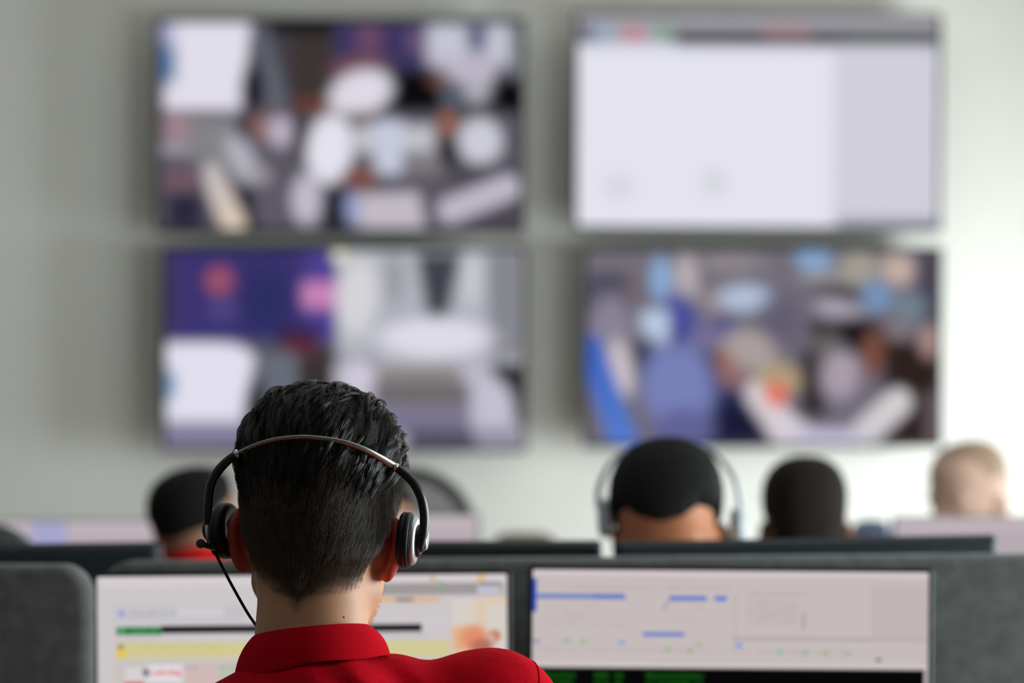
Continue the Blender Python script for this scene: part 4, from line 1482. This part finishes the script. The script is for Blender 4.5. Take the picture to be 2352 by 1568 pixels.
def cup(side, px, py, Y, yaw, roll, ax_sc):
    c = INV @ P(px, py, Y)
    A = Matrix.Translation(c) @ Matrix.Rotation(math.radians(yaw), 4, 'Z') @ Matrix.Identity(4) @ Matrix.Rotation(math.radians(roll), 4, 'Y') @ (Matrix.Identity(4) if side > 0 else Matrix.Rotation(math.pi, 4, 'Z')) @ Matrix.Diagonal((ax_sc, 1, 1, 1))
    m = MB(); lathe(m, [(-.004, .010), (-.0075, .014), (-.0098, .020), (-.0085, .0258), (-.005, .0286), (-.0015, .0289), (-.0005, .0280), (.0005, .0282), (.004, .0290), (.0075, .0283), (.0090, .0262), (.0094, .020)], A, 48); m.build('ear_cushion', M_LEATHER, hs)
    m = MB()
    for k in range(46):
        a0, a1 = 2 * math.pi * k / 46, 2 * math.pi * (k + .6) / 46
        tube(m, [A @ Vector((-.0004, .0283 * math.cos(t_), .0283 * math.sin(t_))) for t_ in (a0, (a0 + a1) / 2, a1)], .0004, 5)
    m.build('stitching', M_GREYKNOB, hs)
    m = MB(); lathe(m, [(.0080, .0262), (.0102, .0266), (.0108, .0250)], A, 48); m.build('cushion_plate', M_RUBBER, hs)
    m = MB(); lathe(m, [(.0100, .0225), (.0104, .0252), (.0135, .0252), (.0168, .0238), (.0182, .0205), (.0184, .0150)], A, 48); m.build('trim_ring', M_SILVER, hs)
    m = MB(); lathe(m, [(.0172, .0165), (.0200, .0170), (.0235, .0160), (.0250, .0140)], A, 40); m.build('ear_cup', M_RUBBER, hs)
    H_ = A @ Matrix.Translation((.0255, -.004, .002))
    m = MB(); lathe(m, [(-.003, .0125), (.0005, .0135), (.004, .013), (.005, .0115)], H_, 36); m.build('hinge', M_RUBBER, hs)
    m = MB(); lathe(m, [(.0045, .0105), (.0080, .0108), (.0092, .0095), (.0092, .004)], H_, 36); m.build('hinge_cap', M_SILVER if side > 0 else M_RUBBER, hs)
    return A
AL_ = cup(-1, 521, 1219, 2.930, -22, -2, .74)
AR_ = cup(1, 931, 1240, 2.905, -6, 4, .68)
m = MB(); tube(m, catmull([INV @ P(494, 1258, 2.905), INV @ P(480, 1254, 2.900), INV @ P(463, 1249.5, 2.897)], 5), .0030, 12); m.build('microphone_boom', M_RUBBER, hs)
m = MB(); tube(m, [INV @ P(461, 1248, 2.915), INV @ P(461, 1248, 2.892), INV @ P(460.5, 1248, 2.889)], [.0048, .0048, .0043], 20, up=(1, 0, 0)); m.build('boom_joint', M_GREYKNOB, hs)
cab = catmull([INV @ P(x_, y_, Y_) for x_, y_, Y_ in ((490, 1258, 2.915), (497, 1274, 2.915), (520, 1320, 2.915), (546, 1368, 2.92), (571, 1411, 2.93), (592, 1441, 2.945), (612, 1470, 2.96), (640, 1520, 2.99))], 6)
m = MB(); tube(m, cab, [.0032] * 6 + [.0016] * (len(cab) - 6), 10); m.build('cable', M_LEATHER, hs)
chair('black office chair under the man in red polo shirt', (OX, OY - .03, 0), 0, M_CH_BLACK, .86)

# ---------------------------------------------------------------- people further back
GEN = base_pose()
def mesh_cache():
    q_ = base_pose()
    return build_shirt(q_, Matrix.Translation(q_['head'])), build_trousers(q_)
SHIRT_VQ, TR_VQ = mesh_cache()
SHIRT_ME = TR_ME = None

def person(label, head_px, head_top, Yh, facing, HR, skin_m, shirt_m, cap, scale=1.0, shrug=0.0):
    """seated figure; head_px = photo x of the head centre, head_top = photo y of the crown, Yh = depth of the head"""
    global SHIRT_ME, TR_ME
    q_ = base_pose()
    if shrug:
        for k_ in ('nb', 'SL', 'SR'):
            q_[k_] = (q_[k_][0], q_[k_][1], q_[k_][2] + shrug)
    HMl = Matrix.Translation(q_['head']) @ HR
    a = facing
    t = empty('person', label, 'person')
    ztop = P(0, head_top, Yh).z
    off = Matrix.Rotation(a, 3, 'Z') @ Vector(q_['head']) * scale
    crown = (q_['head'][2] + .139 + (cap[2][1] if cap else 0)) * scale
    t.location = (P(head_px, 0, Yh).x - off.x, Yh - off.y, ztop - crown)
    t.rotation_euler = (0, 0, a)
    t.scale = (scale,) * 3
    V, Q = build_body(q_, HMl, .0045)
    new_mesh('body', V, Q, skin_m, t)
    sv = build_shirt(q_, HMl, np_=.035) if shrug else SHIRT_VQ
    for nm, vq, mm in (('shirt', sv, shirt_m), ('trousers', TR_VQ, M_TROUSER)):
        new_mesh(nm, vq[0], vq[1], mm, t)
    shoe(q_['AL'], t); shoe(q_['AR'], t)
    if cap:
        V, Q = hair_cap(q_, HMl, cap[1], cap[2], .004, cap[3] if len(cap) > 3 else 0)
        new_mesh('hair', V, Q, cap[0], t)
    return t, HMl

pA, hA = person('person with cropped dark hair and red collar, left behind the front headset', 458, 1068, 5.6, 0, rotm(-30, -12, 0), M_SKIN_TAN, M_RED_FAR, (M_HAIR_BLACK, HL_FADE + .022, (.006, .014)), 1.0, .075)
pB, hB = person('person with black hair bowing the head, pale headset, behind wide black monitor', 1538, 1003, 4.5, math.pi, rotm(-6, 30, 3), M_SKIN_BROWN, M_SHIRT_GREY, (M_HAIR_BLACK, HL_BOW, (.012, .020), .0012), 1.03)
pC, hC = person('person with short brown hair seen from behind, facing away right of bowed head', 1847, 1044, 5.4, 0, rotm(4, 2, 0), M_SKIN_TAN, M_SHIRT_BLUE, (M_HAIR_BROWN, HL_SHORT, (.006, .010)))
pD, hD = person('bald fair person at far right turned towards the left', 2232, 1010, 6.7, math.pi, rotm(-48, 14, 0), M_SKIN_PALE, M_SHIRT_BLUE, (M_HAIR_BUZZ, HL_SHORT + .02, (.002, .003)), 1.07)
pE, hE = person('person mostly hidden behind the front head, beside tall dark chair back', 880, 1092, 6.9, math.pi, rotm(0, 4, 0), M_SKIN_BROWN, M_SHIRT_GREY, (M_HAIR_BLACK, HL_SHORT, (.006, .012)), 1.0)

# pale headset of the person with the bowed head
# standing red collar of the person at left
ca_ = MB(); L_ = []
for (r_, z_) in ((.072, 1.060), (.069, 1.10), (.066, 1.128), (.063, 1.130), (.061, 1.10), (.062, 1.065)):
    L_.append([(r_ * math.cos(2 * math.pi * k / 40), .028 + r_ * math.sin(2 * math.pi * k / 40), z_ - .012 * math.sin(2 * math.pi * k / 40)) for k in range(40)])
ca_.loft(L_, False, False)
ca_.build('collar', M_RED_FAR, [c_ for c_ in pA.children if c_.name.startswith('shirt')][0])
hb = empty('headset', 'pale grey headset looped around the head of the person with bowed head', 'headset', (0, 0, 0))
YB = 4.5
m = MB(); tube(m, catmull([P(1388, 1200, YB), P(1373, 1150, YB), P(1384, 1096, YB), P(1425, 1045, YB + .05), P(1530, 1012, YB + .10), P(1630, 1036, YB + .05), P(1682, 1090, YB), P(1700, 1150, YB), P(1704, 1216, YB)], 7), .0046, 10, flat=1.2); m.build('headband', M_PALEPL, hb)
for sx, px_, py_ in ((-1, 1392, 1190), (1, 1694, 1212)):
    m = MB()
    A = Matrix.Translation(P(px_, py_, YB)) @ (Matrix.Identity(4) if sx > 0 else Matrix.Rotation(math.pi, 4, 'Z'))
    lathe(m, [(-.012, .016), (-.010, .030), (.004, .032), (.012, .024), (.014, .004)], A, 28)
    m.build('ear_cup', M_PALEPL, hb)

for (lab, t_, dz) in (('grey office chair of the person in red at left', pA, 0), ('grey office chair of the person with bowed head', pB, 0), ('grey office chair of the person with short brown hair', pC, 0), ('grey office chair of the bald person', pD, 0)):
    chair(lab, (t_.location.x, t_.location.y, 0), t_.rotation_euler.z, M_CH_GREY, .92)
chair('tall dark-framed chair back with paler mesh rising right of the front headset', (P(884, 0, 6.95).x, 6.95, 0), math.pi, M_CH_BLACK, P(0, 1094, 7.2).z, .40, arc=.15, mesh=M_CH_MESH)
chair('dark grey chair back at the left edge of the photo', (P(-190, 0, 5.35).x, 5.35, 0), 0, M_CH_GREY, P(0, 1200, 5.1).z, .56)
divider('narrow brown divider low between the far monitor and bowed head', 1120, 1290, 1222, 6.345, .45, .05, 0, M_CH_BROWN)
divider('unidentified blue-grey shape built as a narrow divider between the brown-haired person and far right monitor', 1955, 2045, 1192, 6.345, .45, .03, 0, M_CH_BLUE)  # what this shape is stays unknown; the divider form is made up
